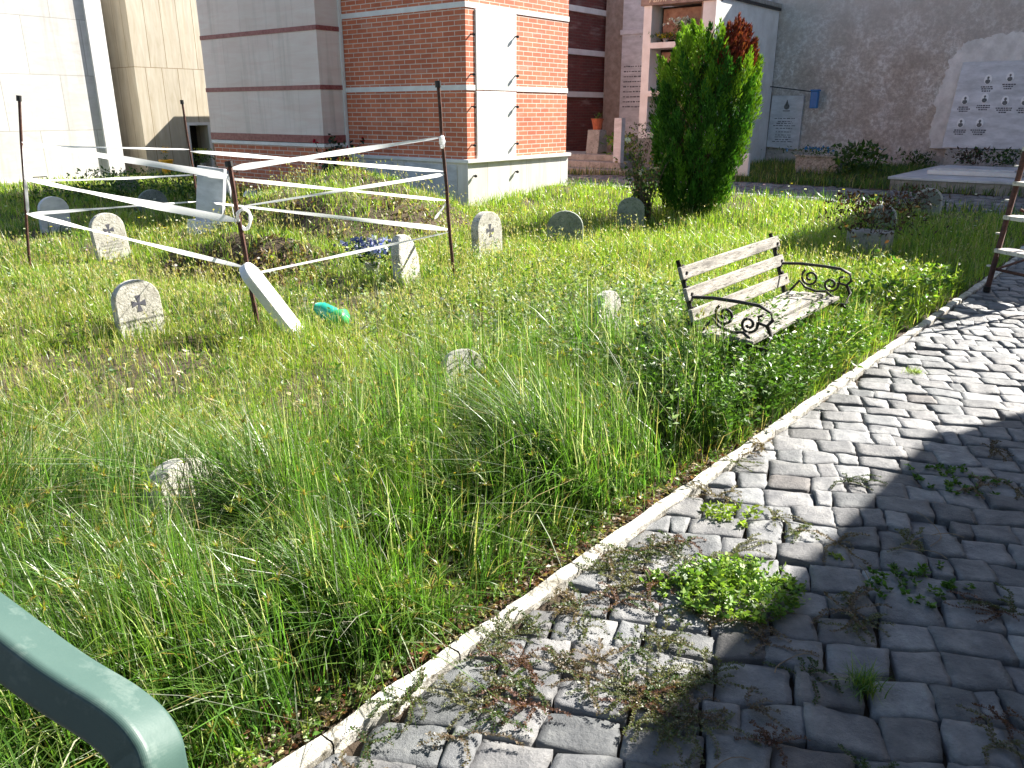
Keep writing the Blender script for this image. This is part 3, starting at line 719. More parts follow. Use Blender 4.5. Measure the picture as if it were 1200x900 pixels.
headstone(297, 252, .28, .40, 'small pale rounded headstone behind the mound', 'greymarble', False)
def lit_edge_stone(px, py, w, h, label):
    e = empty('headstone', seat(px, py), label, 'headstone', 'round topped headstones in the lawn', rot=(R(2), 0, ROT+R(-75)))
    MB().prism(arch(w, h, 16), -.05, .02).build('rim', 'roughstone', e, .006); MB().prism(arch(w-.05, h-.025, 16), .0, .028).build('face', 'darkstone', e)  # pale rim is the sunlit stone edge put into colour
lit_edge_stone(1032, 272, .34, .34, 'dark headstone with sunlit edge painted as a pale rim left of the tall brown shrub')
lit_edge_stone(1086, 252, .34, .36, 'dark headstone with sunlit edge painted as a pale rim right of the tall brown shrub')
# foreground mottled oval stone
v = seat(236, 650)
e = empty('headstone', v, 'mottled oval headstone standing in tall grass in the foreground', 'headstone', 'round topped headstones in the lawn', rot=(R(3), R(-10), ROT+R(18)))
MB().prism(arch(.28, .37, 18), -.04, .04).build('slab', 'stone', e, .01)
# leaning slab at the front pole
v = seat(352, 396)
e = empty('leaning_headstone', v, 'thick headstone leaning steeply against the front pole', 'headstone', rot=(0, R(-33), R(4)))
MB().prism(arch(.27, .64), -.032, .032).build('slab', 'trimmarble', e, .01)
# rough white stone
v = seat(478, 333)
e = empty('rough_headstone', v, 'chalky rough edged headstone inside the taped area near the right pole', 'headstone', rot=(0, R(-6), ROT+R(12)))
pl = [(-.14, -.1), (.15, -.1), (.175, .10), (.16, .24), (.13, .36), (.075, .43), (.0, .465), (-.07, .455), (-.12, .41), (-.15, .30), (-.145, .22), (-.16, .1)]
MB().prism(pl, -.05, .05).build('slab', 'roughstone', e, .02)
# tall tilted slab
v = seat(246, 272)
e = empty('tilted_slab', v, 'tall bluish marble slab tilted back beside the rear pole', 'grave slab', rot=(R(-6), R(-6), ROT+R(-62)))
box('slab', 'greymarble', e, -.04, .04, -.19, .19, -.1, .84, .008); box('foot', 'trimmarble', e, -.09, .12, -.26, .26, -.1, .14, .01)
# small tombstones near the wall
def wall_item(px, py, z=.35): return gp(px, py, z)
e = empty('small_tombstone', gp(866, 206, .33), 'small white tombstone with a dark photo right of the cypress', 'tombstone', rot=(0, 0, ROT))
MB().box(-.2, .2, -.05, .05, 0, .45).build('slab', 'trimmarble', e, .01)
MB().box(-.02, .08, -.054, -.05, .22, .36).build('photo', 'portrait', e)
# shaded little graves at the left
for px, py, w, h, lab in ((150, 228, .5, .35, 'dark low stone among shrubs before the white tomb'), (268, 232, .3, .5, 'small white stone between the rear pole and the pale marble tomb')):
    e = empty('grave_marker', seat(px, py), lab, 'grave marker', 'small grave markers in the shade')
    MB().prism(arch(w, h), -.04, .04).build('slab', 'darkstone' if h < .4 else 'trimmarble', e, .01)
# wire frame stand
e = empty('wire_stand', atY(48, 214, 15.2), 'thin black wire frame in front of the white tomb wall', 'wire stand'); e.location.z = 0
m_ = MB()
for a, b in (((0, -.12, 0), (0, -.12, .45)), ((0, .12, 0), (0, .12, .45)), ((0, -.12, .45), (0, .12, .45))): m_.tube([a, b], .009, 5)
m_.build('frame', 'wire', e)
# amber vase and wreath before cream tomb
flowers('flower_vase', W(-19.2, 10.6, 0), 'bright amber vase with yellow flowers at the foot of the cream tomb', 'flowers', .3, .12, ((1, (.7, .4, .03)),), pot='yellow', nleaf=30, nb=20, pr=.16, ph=.45)
flowers('flower_vase', W(-18.9, 11.4, 0), 'yellow green bouquet left of the small dark doorway', 'flowers', .35, .25, ((2, (.5, .45, .05)), (1, LIME)), pot='pvc', nb=50, ph=.35)

# ------------------------------------------------------------------ poles and tape
def pole(name, b, top, label, r=.014):
    m_ = MB(); b = Vector(b); top = Vector(top); n = 8
    pts = [b+(top-b)*(k/n)+Vector((.004*math.sin(k*1.9), .004*math.cos(k*2.3), 0)) for k in range(n+1)]
    pts[0].z -= .12
    e = empty('fence_pole', b, label, 'pole', 'rusty rods carrying the barrier tape', rot=(0, 0, 0))
    m_.tube([p_-b for p_ in pts], r, 8); m_.build('rod', 'rust', e)
    d = (top-b); MB().tube([d*.975, d*1.005], r*1.7, 8).build('cap', 'ironhook', e)
    return b, top
def ptop(b, px, py, dy=0): return atY(px, py, b.y+dy)
bL = seat(35, 320); tL = ptop(bL, 22, 113)
bF = seat(304, 392); tF = ptop(bF, 268, 190, .1)
bR = seat(532, 332); tR = ptop(bR, 513, 96)
bB = seat(238, 272); tB = ptop(bB, 213, 118)
pole('l', bL, tL, 'rusty rod standing at the left corner of the taped area')
pole('f', bF, tF, 'rusty rod beside the leaning headstone at the front corner', .017)
pole('r', bR, tR, 'dark rod at the right corner in front of the brick block', .016)
pole('b', bB, tB, 'leaning dark rod at the rear corner before the cream tomb')
def onpole(b, t_, py):
    lo, hi = 0, 1
    for _ in range(30):
        m = (lo+hi)/2; v = b+(t_-b)*m
        d = v-Vector((0, 0, CH)); dep = d.y*cp-d.z*sp_; y_ = 450-F*(d.y*sp_+d.z*cp)/dep
        if y_ > py: lo = m
        else: hi = m
    return b+(t_-b)*lo
def tape(a, b, w0, w1, sag, label, tw=1.0, n=40):
    a = Vector(a); b = Vector(b); m_ = MB(); d = (b-a); dn = d.normalized(); side = dn.cross(Vector((0, 0, 1))).normalized(); up = side.cross(dn)
    ph = random.uniform(0, 6); L = []
    for k in range(n+1):
        t_ = k/n; c = a+d*t_+Vector((0, 0, -sag*4*t_*(1-t_))); ang = tw*math.sin(t_*5+ph)*.8+.08*math.sin(t_*23+ph)
        w = (w0*(1-t_)+w1*t_)*(.85+.2*math.sin(t_*9+ph)*math.sin(t_*4)); pin = min(1, min(t_, 1-t_)*14+.25); w *= pin
        ax = up*math.cos(ang)+side*math.sin(ang); th = side*math.cos(ang)-up*math.sin(ang)
        fold = th*w*.10*math.sin(t_*9+ph)
        L.append((c-ax*w/2-th*.001, c-fold, c+ax*w/2-th*.001))
    m_.v = [q_-a for tr in L for q_ in tr]
    for k in range(n):
        m_.f += [(3*k, 3*k+3, 3*k+4, 3*k+1), (3*k+1, 3*k+4, 3*k+5, 3*k+2)]
    o = m_.build('barrier_tape', 'tape', None, smooth=True, loc=a)
    return tag(o, label, 'barrier tape', 'white barrier tape strung between the rods')
tp = lambda b, t_, y: onpole(b, t_, y)
tape(tp(bL,tL,167), tp(bF,tF,207), .060, .065, .0, 'wide white tape joining the tops of the left rod and the front rod')
tape(tp(bL,tL,209), tp(bF,tF,259), .060, .080, .01, 'wide white tape crossing the middle from the left rod to the front rod')
tape(tp(bL,tL,250), tp(bF,tF,314), .055, .040, .005, 'lowest white tape from the left rod to the foot of the front rod')
tape(tp(bF,tF,198), tp(bR,tR,161), .060, .030, .0, 'topmost white tape between the front rod and the right rod')
tape(tp(bF,tF,243), tp(bR,tR,204), .022, .045, .0, 'middle white tape between the front rod and the right rod')
tape(tp(bF,tF,322), tp(bR,tR,272), .022, .026, .0, 'lowest white tape between the front rod and the right rod')
tape(tp(bL,tL,171), tp(bB,tB,175), .025, .030, .0, 'thin white tape from the left rod up to the rear rod')
tape(tp(bL,tL,212), tp(bB,tB,205), .025, .030, .01, 'thin white tape halfway up between the left rod and the rear rod')
tape(tp(bL,tL,251), tp(bB,tB,236), .040, .025, .0, 'lowest white tape between the left rod and the rear rod')
tape(tp(bB,tB,177), tp(bR,tR,201), .050, .045, .0, 'upper white tape from the rear rod to the right rod')
tape(tp(bB,tB,205), tp(bR,tR,235), .045, .040, .0, 'middle white tape from the rear rod to the right rod')
tape(tp(bB,tB,236), tp(bR,tR,269), .035, .055, .0, 'lowest white tape from the rear rod to the right rod')
a = tp(bR,tR,236); tape(a, a+Vector((-.12, 0, -.16)), .022, .03, 0, 'short loose tape end dangling from the right rod', n=8)
a = tp(bL,tL,170); tape(a+Vector((.02, -.02, 0)), tp(bL,tL,250)+Vector((.03, -.02, 0)), .03, .035, 0, 'white tape running down along the left rod', n=16)
a = tp(bF,tF,207); tape(a+Vector((-.02, -.03, 0)), tp(bF,tF,262)+Vector((-.02, -.03, 0)), .03, .03, 0, 'white tape running down along the front rod', n=16)
def loop(c, r1, r2, label, w=.014):
    m_ = MB(); pts = [Vector((r1*math.sin(2*math.pi*k/20), .02*math.sin(4*math.pi*k/20), -r2+r2*math.cos(2*math.pi*k/20))) for k in range(21)]
    m_.tube(pts, [w*(.6+.4*abs(math.sin(k))) for k in range(21)], 6); o = m_.build('tape_loop', 'tape', None, loc=c, smooth=True); return tag(o, label, 'barrier tape')
loop(tp(bF,tF,245)+Vector((.05, -.02, 0)), .045, .07, 'knotted white tape loop hanging beside the front rod')
loop(tp(bR,tR,160)+Vector((0, -.03, 0)), .014, .045, 'small white tape knot near the top of the right rod', .016)

# ------------------------------------------------------------------ bench
e = site('park_bench', 'old slatted wooden bench with scrolled black iron sides standing in weeds', 'bench', -1.80, 4.80)
L2 = .68
def rot2(p, a): return (p[0]*math.cos(a)-p[1]*math.sin(a), p[0]*math.sin(a)+p[1]*math.cos(a))
# backrest plane: from (x=-.14,z=.42) to (x=-.27,z=.77)
bx = lambda z: -.14-(z-.42)*.36
for k, z in enumerate((.735, .62, .505)):
    m_ = MB(); n = 12
    for i in range(n):
        y0_, y1_ = -L2-.05+(2*L2+.1)*i/n, -L2-.05+(2*L2+.1)*(i+1)/n
        s0 = .012*math.sin(i*1.3+k*2); s1 = .012*math.sin((i+1)*1.3+k*2)
    hh = .037
    m_.bar((bx(z)+.02, -L2-.05, z+(.0)), (bx(z)+.02+.006*(k-1), L2+.05, z+.01*(1-k)), .026, hh*2, Vector((bx(1)-bx(0), 0, 1)))
    m_.build('back_slat', 'wood', e, .006)
for k, x in enumerate((-.075, .012, .099, .186)):
    dzz = (.408, .409, .411, .412)[k]
    m_ = MB(); m_.bar((x, -L2-.04-.01*(k % 2), dzz), (x+.004*(k-2), L2+.04, dzz+.006*(k % 3-1)), .074, .024); m_.build('seat_slat', 'wood', e, .005)
def spiral(c, r0, r1, a0, turns, n=26, y=0):
    return [Vector((c[0]+(r0+(r1-r0)*k/n)*math.cos(a0+2*math.pi*turns*k/n), y, c[1]+(r0+(r1-r0)*k/n)*math.sin(a0+2*math.pi*turns*k/n))) for k in range(n+1)]
for s in (-1, 1):
    y = s*L2; m_ = MB()
    m_.tube([(bx(.8)-.004, y, .80), (bx(.7), y, .70), (bx(.5), y, .5), (-.13, y, .39), (-.20, y, .20), (-.27, y, .0), (-.28, y, -.06)], [.012, .014, .015, .018, .016, .016, .02], 7)
    m_.tube([(-.14, y, .375), (.1, y, .372), (.29, y, .37)], .015, 7)
    m_.tube([(.28, y, .37), (.31, y, .28), (.25, y, .16), (.27, y, .05), (.31, y, -.05)], [.017, .016, .014, .015, .02], 7)
    m_.tube([(-.18, y, .18), (0, y, .22), (.25, y, .17)], .011, 6)
    m_.tube(spiral((.06, .26), .075, .012, 0, 1.4, y=y), .008, 6)
    m_.tube([(bx(.5), y-.03*s*0, .44), (bx(.5), y, .46)], .02, 6)
    m_.build('side_frame', 'blackiron', e, smooth=True)
    m_ = MB()
    arm = [Vector((bx(.62), y, .60)), Vector((-.05, y, .615)), Vector((.10, y, .615)), Vector((.22, y, .61)), Vector((.285, y, .585)), Vector((.30, y, .54)), Vector((.27, y, .505)), Vector((.225, y, .515)), Vector((.22, y, .55)), Vector((.245, y, .56))]
    m_.tube(arm, [.0105]*6+[.009]*4, 7)
    m_.tube(spiral((.03, .53), .062, .012, 2.2, 1.5, y=y), .0085, 6)
    m_.tube(spiral((.17, .50), .052, .012, .4, -1.5, y=y), .0085, 6)
    m_.tube([(-.10, y, .42), (-.04, y, .50), (.0, y, .46), (.08, y, .44), (.14, y, .45), (.22, y, .40)], .009, 6)
    m_.tube([(.27, y, .51), (.30, y, .46), (.285, y, .39)], .011, 6)
    m_.build('armrest', 'blackiron', e, smooth=True)
    for z in (.735, .62, .505):
        m_ = MB(); m_.tube([(bx(z)+.03, y, z), (bx(z)+.040, y, z)], .010, 8); m_.bar((bx(z)+.037, y-.0, z-.045), (bx(z)+.037-.03, y, z+.045), .022, .006, Vector((1, 0, 0))); m_.build('bolt', 'blackiron', e)

# ------------------------------------------------------------------ ladder
b = gp(1156, 342)
e = empty('step_ladder', b, 'rust brown rolling step ladder with pale treads standing at the kerb', 'ladder', rot=(R(0), 0, R(-75)))
LL = 2.6; th = R(6); dirv = Vector((0, math.sin(th), math.cos(th)))
for x in (0, .50):
    MB().tube([Vector((x, 0, 0)), Vector((x, 0, 0))+dirv*LL], .024, 8).build('rail', 'rust', e, smooth=True)
    MB().tube([Vector((x, 1.15, 0)), Vector((x, .40, 2.4))], .018, 8).build('rear_leg', 'rust', e, smooth=True)
    MB().lathe((x, 0, -.0), [(0, 0), (.032, 0), (.032, .05), (0, .05)], 8).build('foot', 'blackiron', e)
for k in range(8):
    s = .39+.30*k; c = dirv*s
    MB().box(-.0, .50, c.y-.05, c.y+.13, c.z-.018, c.z+.018).build('tread', 'step', e, .004)
    for x in (-.032,):
        MB().box(x-.035, x+.01, c.y-.03, c.y+.0, c.z-.16, c.z-.145).build('bracket', 'step', e)
MB().tube([(0, .06, .21), (.5, .06, .21)], .014, 8).build('brace', 'rust', e, smooth=True)
MB().tube([(0, .06, .21), (.0, 1.08, .45)], .012, 8).build('brace', 'rust', e, smooth=True)
MB().tube([(0, .2, .75), (.5, 1.08, .25)], .012, 8).build('brace', 'rust', e, smooth=True)

# ------------------------------------------------------------------ foreground handrail
def sweep_rect(path, ups, w, h, nb=4, r=.012):
    m_ = MB(); prof = []
    for cx_, cy_, a0 in ((w/2-r, h/2-r, 0), (-w/2+r, h/2-r, 90), (-w/2+r, -h/2+r, 180), (w/2-r, -h/2+r, 270)):
        for k in range(nb+1): a = R(a0+90*k/nb); prof.append((cx_+r*math.cos(a), cy_+r*math.sin(a)))
    n = len(prof)
    for k, c in enumerate(path):
        d = (path[min(k+1, len(path)-1)]-path[max(k-1, 0)]).normalized(); side = d.cross(ups[k]).normalized(); up = side.cross(d)
        for x, y_ in prof: m_.v.append(c+side*x+up*y_)
    for k in range(len(path)-1):
        for j in range(n): a = k*n+j; b_ = k*n+(j+1) % n; m_.f.append((a, b_, b_+n, a+n))
    m_.f.append(tuple(range(n))); m_.f.append(tuple((len(path)-1)*n+j for j in reversed(range(n))))
    return m_
def depth(px, py, t_): d = ray(px, py); return Vector((0, 0, CH))+d*t_
A = depth(-260, 560, .86); B = depth(-60, 700, .80); C_ = depth(60, 790, .765); D_ = depth(135, 838, .745); E_ = depth(168, 872, .735); G_ = depth(180, 915, .735)
Hh = Vector((G_.x+.0, G_.y+.0, .02))
ctrl = [A, B, C_, D_, E_, G_, G_+Vector((.0, .0, -.12)), Hh]
def catmull(P, n=18):
    out = []
    for i in range(len(P)-1):
        p0, p1, p2, p3 = P[max(i-1, 0)], P[i], P[i+1], P[min(i+2, len(P)-1)]
        for k in range(n):
            t_ = k/n; out.append(.5*((2*p1)+(p2-p0)*t_+(2*p0-5*p1+4*p2-p3)*t_*t_+(3*p1-p0-3*p2+p3)*t_**3))
    return out+[P[-1]]
path = catmull(ctrl); ups = []
up0 = (Vector((0, 0, .9))+Vector((.3, .75, 0))*.42)
pd = (path[1]-path[0]).normalized(); up0 = (up0-pd*up0.dot(pd)).normalized()
for k, c in enumerate(path):
    d = (path[min(k+1, len(path)-1)]-path[max(k-1, 0)]).normalized()
    up0 = pd.rotation_difference(d) @ up0; pd = d; ups.append(up0.copy())
base = A.copy(); base.z = 0
e = empty('handrail', base, 'pale green painted metal handrail bending down in the near left corner', 'handrail', rot=(0, 0, 0))
o = sweep_rect([c-base for c in path], ups, .054, .042, 8, .008).build('rail', 'paint', e)
MB().tube([A-base, Vector((A.x, A.y, 0))-base], .024, 10).build('post', 'paint', e, smooth=True)

# ------------------------------------------------------------------ small things
v = seat(390, 384)
e = empty('plastic_vase', v+Vector((0, 0, .07)), 'teal plastic grave vase lying broken in the grass by the leaning stone', 'plastic vase', rot=(0, 0, R(-12)))
m_ = MB(); m_.tube([(-.13, 0, .09), (-.08, 0, .07), (-.0, 0, .03), (.06, .0, .0)], [.03, .058, .066, .060], 14, cap=True); m_.build('body', 'teal', e, smooth=True)
m_ = MB(); m_.tube([(.0, -.03, .0), (.05, -.035, .015), (.12, -.05, .022), (.125, -.05, .022), (.06, -.035, .015)], [.04, .062, .072, .064, .045], 16, cap=False); m_.build('cup', 'green', e, smooth=True)
flowers('flower_vase', seat(437, 325), 'blue and white cloth flowers in a grey vase beside the chalky headstone', 'flowers', .22, .26, ((3, (.10, .13, .42)), (2, (.6, .62, .75)), (1, (.25, .25, .5))), pot='pvc', nb=70, bs=.05, ph=.13, greens=((3, DGREEN), (1, (.03, .03, .05))))
flowers('cloth_flower', seat(12, 800)+Vector((0, 0, .03)), 'faded lilac cloth flower lying in the grass by the handrail', 'flower', .05, .05, ((1, (.55, .35, .6)),), nleaf=4, nb=14, bs=.06)
# planter by the wall + shrubs
pv = gp(958, 203, .35)
e = empty('wooden_planter', pv, 'long weathered planter box standing at the foot of the wall', 'planter')
box('box', 'wood', e, -.45, .45, -.15, .15, 0, .34, .01); box('rim', 'wood', e, -.48, .48, -.18, .18, .34, .37)
flowers('low_shrub', pv+Vector((0, 0, .37)), 'dark leafy plant with blue bits growing in the long planter', 'plant', .15, .7, ((1, (.05, .2, .5)),), nleaf=260, nb=20, bs=.05, greens=((3, DGREEN), (1, GREEN)))
flowers('low_shrub', gp(1004, 206, .35), 'dark spiky shrub right of the long planter', 'shrub', .6, .5, (), nleaf=420, nb=0, greens=((4, DGREEN), (1, GREEN)), lsize=.16)
flowers('low_shrub', gp(1075, 198, .35), 'small dark shrub left of the grey pedestal', 'shrub', .35, .35, (), nleaf=240, nb=0, greens=((4, DGREEN), (1, GREEN)), lsize=.1)
pv = gp(1093, 196, .35)
e = empty('pedestal', pv, 'narrow grey stone pedestal under a potted plant beside the tablet', 'pedestal')
MB().prism([(-.16, 0), (.16, 0), (.13, .72), (-.13, .72)], -.13, .13).build('shaft', 'greymarble', e, .01)
flowers('potted_plant', pv+Vector((0, 0, .72)), 'small leafy plant on top of the grey pedestal', 'plant', .16, .2, (), pot='pvc', nleaf=90, nb=0, pr=.1, ph=.1, greens=((2, GREEN), (1, DGREEN)))
for dx, lab, cc in ((-3.1, 'reddish brown plant at the back of the marble slab', ((3, (.05, .03, .02)), (1, DGREEN))), (-2.55, 'dark green plant at the back of the marble slab', ((3, DGREEN), (1, (.02, .03, .02))))):
    flowers('potted_plant', W(dx, 18.3, .48), lab, 'plant', .28, .32, (), pot='pvc', nleaf=200, nb=0, greens=cc, lsize=.1)
# planter block with dried shrub in the lawn
v = seat(1016, 303)
e = empty('stone_planter', v, 'low grey stone planter block in the grass behind the bench', 'planter')
box('block', 'concrete', e, -.2, .2, -.16, .16, -.05, .30, .012)
flowers('dried_shrub', v+Vector((0, 0, .28)), 'dark brown dried shrub in the low stone planter', 'shrub', .38, .48, ((1, (.12, .05, .03)),), nleaf=700, nb=40, greens=((4, (.05, .025, .015)), (2, (.09, .05, .025)), (1, DGREEN)), lsize=.06)
flowers('dried_shrub', seat(1066, 258), 'tall reddish brown dried shrub between two small dark headstones', 'shrub', .45, .26, (), nleaf=500, nb=0, greens=((4, (.08, .035, .025)), (1, DGREEN)), lsize=.06)
# dark low shrubs before the tombs at the left
for px, py, h_, s_, lab in ((140, 236, .55, .7, 'dark round shrub in the shade below the white pilaster'), (215, 236, .5, .7, 'dark shrub in the shade below the cream tomb'), (95, 238, .3, .9, 'low weeds at the foot of the white tomb')):
    flowers('low_shrub', seat(px, py), lab, 'shrub', h_, s_, (), nleaf=700, nb=0, greens=((4, DGREEN), (2, GREEN)), lsize=.09)

# ------------------------------------------------------------------ cypress
base = seat(812, 252)
e = empty('cypress', base, 'bright green flame shaped cypress with a rust red dead top before the niches', 'tree', rot=(0, 0, 0))
TH = 2.62
def crown_r(z): return np.interp(z, [0, .25, .7, 1.3, 1.8, 2.2, 2.45, 2.62], [.30, .40, .52, .62, .60, .46, .30, .12])
MB().tube([(0, 0, -.1), (.02, 0, .5), (0, .03, 1.3), (.03, 0, 2.2)], [.09, .07, .045, .02], 8).build('trunk', 'trunk', e, smooth=True)
m_ = MB()
for k in range(14):
    a = k*2.4; z0 = .15+.1*k; m_.tube([(0, 0, z0), (.25*math.cos(a), .25*math.sin(a), z0+.3), (.45*math.cos(a), .45*math.sin(a), z0+.75)], [.03, .018, .006], 5)
m_.build('limbs', 'trunk', e)
parts = []; redparts = []
npl = 430
for k in range(npl):
    z0 = TH*(.02+.9*(k/npl)**.85)-.12; a0 = k*2.39996+RNG.normal(0, .2); inner = RNG.random() < .3
    rr = float(crown_r(z0+.1))*(RNG.uniform(.35, .65) if inner else RNG.uniform(.82, 1.06))
    lenp = RNG.uniform(.26, .46)*(1.0 if z0 < 2 else .8); out_ = RNG.uniform(.10, .34)
    ax = np.array([math.cos(a0)*out_, math.sin(a0)*out_, 1.0]); ax /= np.linalg.norm(ax); lean_x = .085*max(z0-.6, 0)
    b0 = np.array([rr*math.cos(a0)+lean_x, rr*math.sin(a0), z0])
    n = 150; t_ = RNG.uniform(0, 1, n); rad = .085*np.sin(np.clip(t_*.9+.1, 0, 1)*np.pi)**.7*(1.15-t_*.7)
    b_ = RNG.uniform(0, 6.28, n); u1 = np.cross(ax, [0, 1, .1]); u1 /= np.linalg.norm(u1); u2 = np.cross(ax, u1)
    rad = rad*np.sqrt(RNG.random(n)); off = np.cos(b_)[:, None]*u1*rad[:, None]+np.sin(b_)[:, None]*u2*rad[:, None]
    Pk = b0+ax*(t_*lenp)[:, None]+off; Dk = ax*1.0+off*7+RNG.normal(0, .22, (n, 3))
    red = (z0 > 1.85) and (-.02 < b0[0]-.085*max(z0-.6, 0)+.0 < .46) and RNG.random() < .95
    if red: cc = pick(n, ((3, (.17, .03, .022)), (1, (.27, .08, .03)), (1, (.08, .02, .015))))
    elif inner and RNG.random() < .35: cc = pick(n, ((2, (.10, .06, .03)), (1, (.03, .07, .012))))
    else:
        kind = ((.035, .115, .014), (.055, .15, .016), (.09, .20, .018), (.03, .09, .012))[RNG.integers(0, 4)]
        if z0 > 1.5 and RNG.random() < .6: kind = (.17, .29, .022)  # crown top lighter, as the sun lights it, put into leaf colour
        elif rr*math.cos(a0-.4) > .4 and RNG.random() < .5: kind = (.15, .26, .02)  # lighter green painted on the side the sun strikes
        cc = np.tile(kind, (n, 1))*RNG.uniform(.75, 1.3, (n, 1))*(1+.35*t_[:, None])
    (redparts if red else parts).append(leaves(Pk, Dk, RNG.uniform(.045, .085, n), RNG.uniform(.012, .022, n), cc))
npmesh('crown', *merge(parts), 'scale', e); npmesh('dead_top', *merge(redparts), 'scale', e)

# rose bushes
def bush(name, loc, label, h, spread, ns, leafn, table, blooms=None, lsize=.06, up=.8):
    e = empty(name, loc, label, 'shrub', rot=(0, 0, 0)); az = RNG.uniform(0, 6.28, ns); hh = RNG.uniform(.5, 1, ns)*h; ln = RNG.uniform(.05, .9, ns)*spread/h
    P0 = np.stack([RNG.normal(0, .05, ns), RNG.normal(0, .05, ns), np.zeros(ns)], 1)
    m_ = MB()
    for k in range(ns):
        pts = [(P0[k, 0]+math.cos(az[k])*hh[k]*ln[k]*t_**1.9, P0[k, 1]+math.sin(az[k])*hh[k]*ln[k]*t_**1.9, -.03+hh[k]*t_*(1-.3*ln[k]*t_)) for t_ in (0, .33, .66, 1)]
        m_.tube(pts, [.009, .007, .005, .003], 5)
    m_.build('stems', 'trunk', e)
    i = RNG.integers(0, ns, leafn); t_ = RNG.uniform(.2, 1.02, leafn)
    Pl = np.stack([P0[i, 0]+np.cos(az[i])*hh[i]*ln[i]*t_**1.9, P0[i, 1]+np.sin(az[i])*hh[i]*ln[i]*t_**1.9, hh[i]*t_*(1-.3*ln[i]*t_)], 1)+RNG.normal(0, .035, (leafn, 3))
    D = RNG.normal(0, 1, (leafn, 3)); D[:, 2] += up*.3
    npmesh('leaves', *leaves(Pl, D, RNG.uniform(.6, 1.2, leafn)*lsize, RNG.uniform(.4, .7, leafn)*lsize, pick(leafn, table)), 'leaf', e)
    if blooms:
        nb, colr, bs = blooms; i = RNG.integers(0, ns, nb); P_ = np.stack([P0[i, 0]+np.cos(az[i])*hh[i]*ln[i], P0[i, 1]+np.sin(az[i])*hh[i]*ln[i], hh[i]*(1-.3*ln[i])], 1); pr = []
        for k in range(6): pr.append(leaves(P_, RNG.normal(0, 1, (nb, 3)), np.full(nb, bs), np.full(nb, bs), pick(nb, ((1, colr),))))
        npmesh('blooms', *merge(pr), 'petal', e)
    return e
bush('rose_bush', seat(752, 262), 'straggly half dry rose bush left of the cypress', 1.35, .55, 34, 900, ((2, DGREEN), (2, GREEN), (2, (.20, .15, .07)), (1, (.33, .2, .1)), (1, YGREEN)), (6, (.7, .68, .6), .05))
bush('rose_bush', W(-11.2, 9.2, .3), 'dark leaved rose bush with red blooms against the pale marble tomb corner', 1.0, .6, 14, 260, ((4, (.012, .03, .014)), (1, DGREEN)), (5, (.5, .02, .05), .06), lsize=.10)

# ------------------------------------------------------------------ grass
def scatter(n, d0, d1, power=1.5, azr=(-39, 41)):
    """points spread over the lawn, thinning with distance"""
    u = RNG.random(n); k = 2-power
    d = (d0**k+(d1**k-d0**k)*u)**(1/k) if abs(k) > 1e-3 else d0*(d1/d0)**u
    a = np.radians(RNG.uniform(azr[0], azr[1], n)); x = d*np.sin(a); y = d*np.cos(a)
    return x, y, d
def lawnmask(x, y, edge=.03):
    p = x*EP.x+y*EP.y; q = x*EQ.x+y*EQ.y; s = kerbp(q)-p
    m = (s > edge) & (q < 12.75)
    m &= ~((p > -11.8) & (p < -8.8) & (q > 9.95)); m &= ~((p > -15.3) & (p < -11.7) & (q > 9.4)); m &= (p > -19.8)
    m &= ~((p <= -15.3) & (q > 12.8))
    return m, p, q, s
def bare(x, y, p, q, s):
    """probability that nothing grows"""
    b = np.zeros_like(x)
    b = np.maximum(b, .95*(1-sstep(.03, .16+.10*vnoise(x, y, .5, 21), s))*(q < 3.6))
    b = np.maximum(b, 1.0*np.exp(-(((x+2.9)/.85)**2+((y-8.1)/.42)**2)**2)*(.75+.5*vnoise(x, y, .25, 23)))
    b = np.maximum(b, .93*np.exp(-(((x+1.45)/.33)**2+((y-2.5)/.22)**2))); b = np.maximum(b, .95*np.exp(-(((x+.62)/.22)**2+((y-3.0)/.16)**2)))
    dx = (x+2.3)/2.0; dy = (y-11.3)/2.1; onm = (dx*dx+dy*dy < 1)
    b = np.where(onm, np.maximum(b, .55*sstep(.62, .78, vnoise(x, y, .42, 31))), b)
    b = np.maximum(b, .75*sstep(.60, .74, vnoise(x, y, .5, 41))); b = np.maximum(b, .85*sstep(.66, .76, vnoise(x, y, .30, 43))*(q < 5))
    b = np.maximum(b, .6*np.exp(-(((x+2.5)/.5)**2+((y-3.6)/.25)**2)))
    return b
STONE_GAPS = [(seat(238, 668).x, seat(238, 668).y, .24), (seat(549, 492).x, seat(549, 492).y, .28), (seat(716, 412).x, seat(716, 412).y, .25)]
def zones(x, y, p, q, s, d):
    tall = sstep(.07, .18, s)*(1-sstep(1.15, 1.7, s+.7*(vnoise(x, y, .8, 51)-.5)))*(1-sstep(3.7, 4.5, q))
    tall *= sstep(-.75, -.2, q+.0) 
    for cx_, cy_, rr_ in STONE_GAPS: tall = tall*(1-.85*np.exp(-((x-cx_)**2+(y-cy_)**2)/rr_**2))
    weed = np.exp(-(((p+1.9)/.9)**2+((q-4.6)/1.3)**2))
    lush = sstep(5.2, 7, q)*(1-sstep(1.5, 4, s)*.5)
    return tall, weed, lush
allparts = []; heads = []
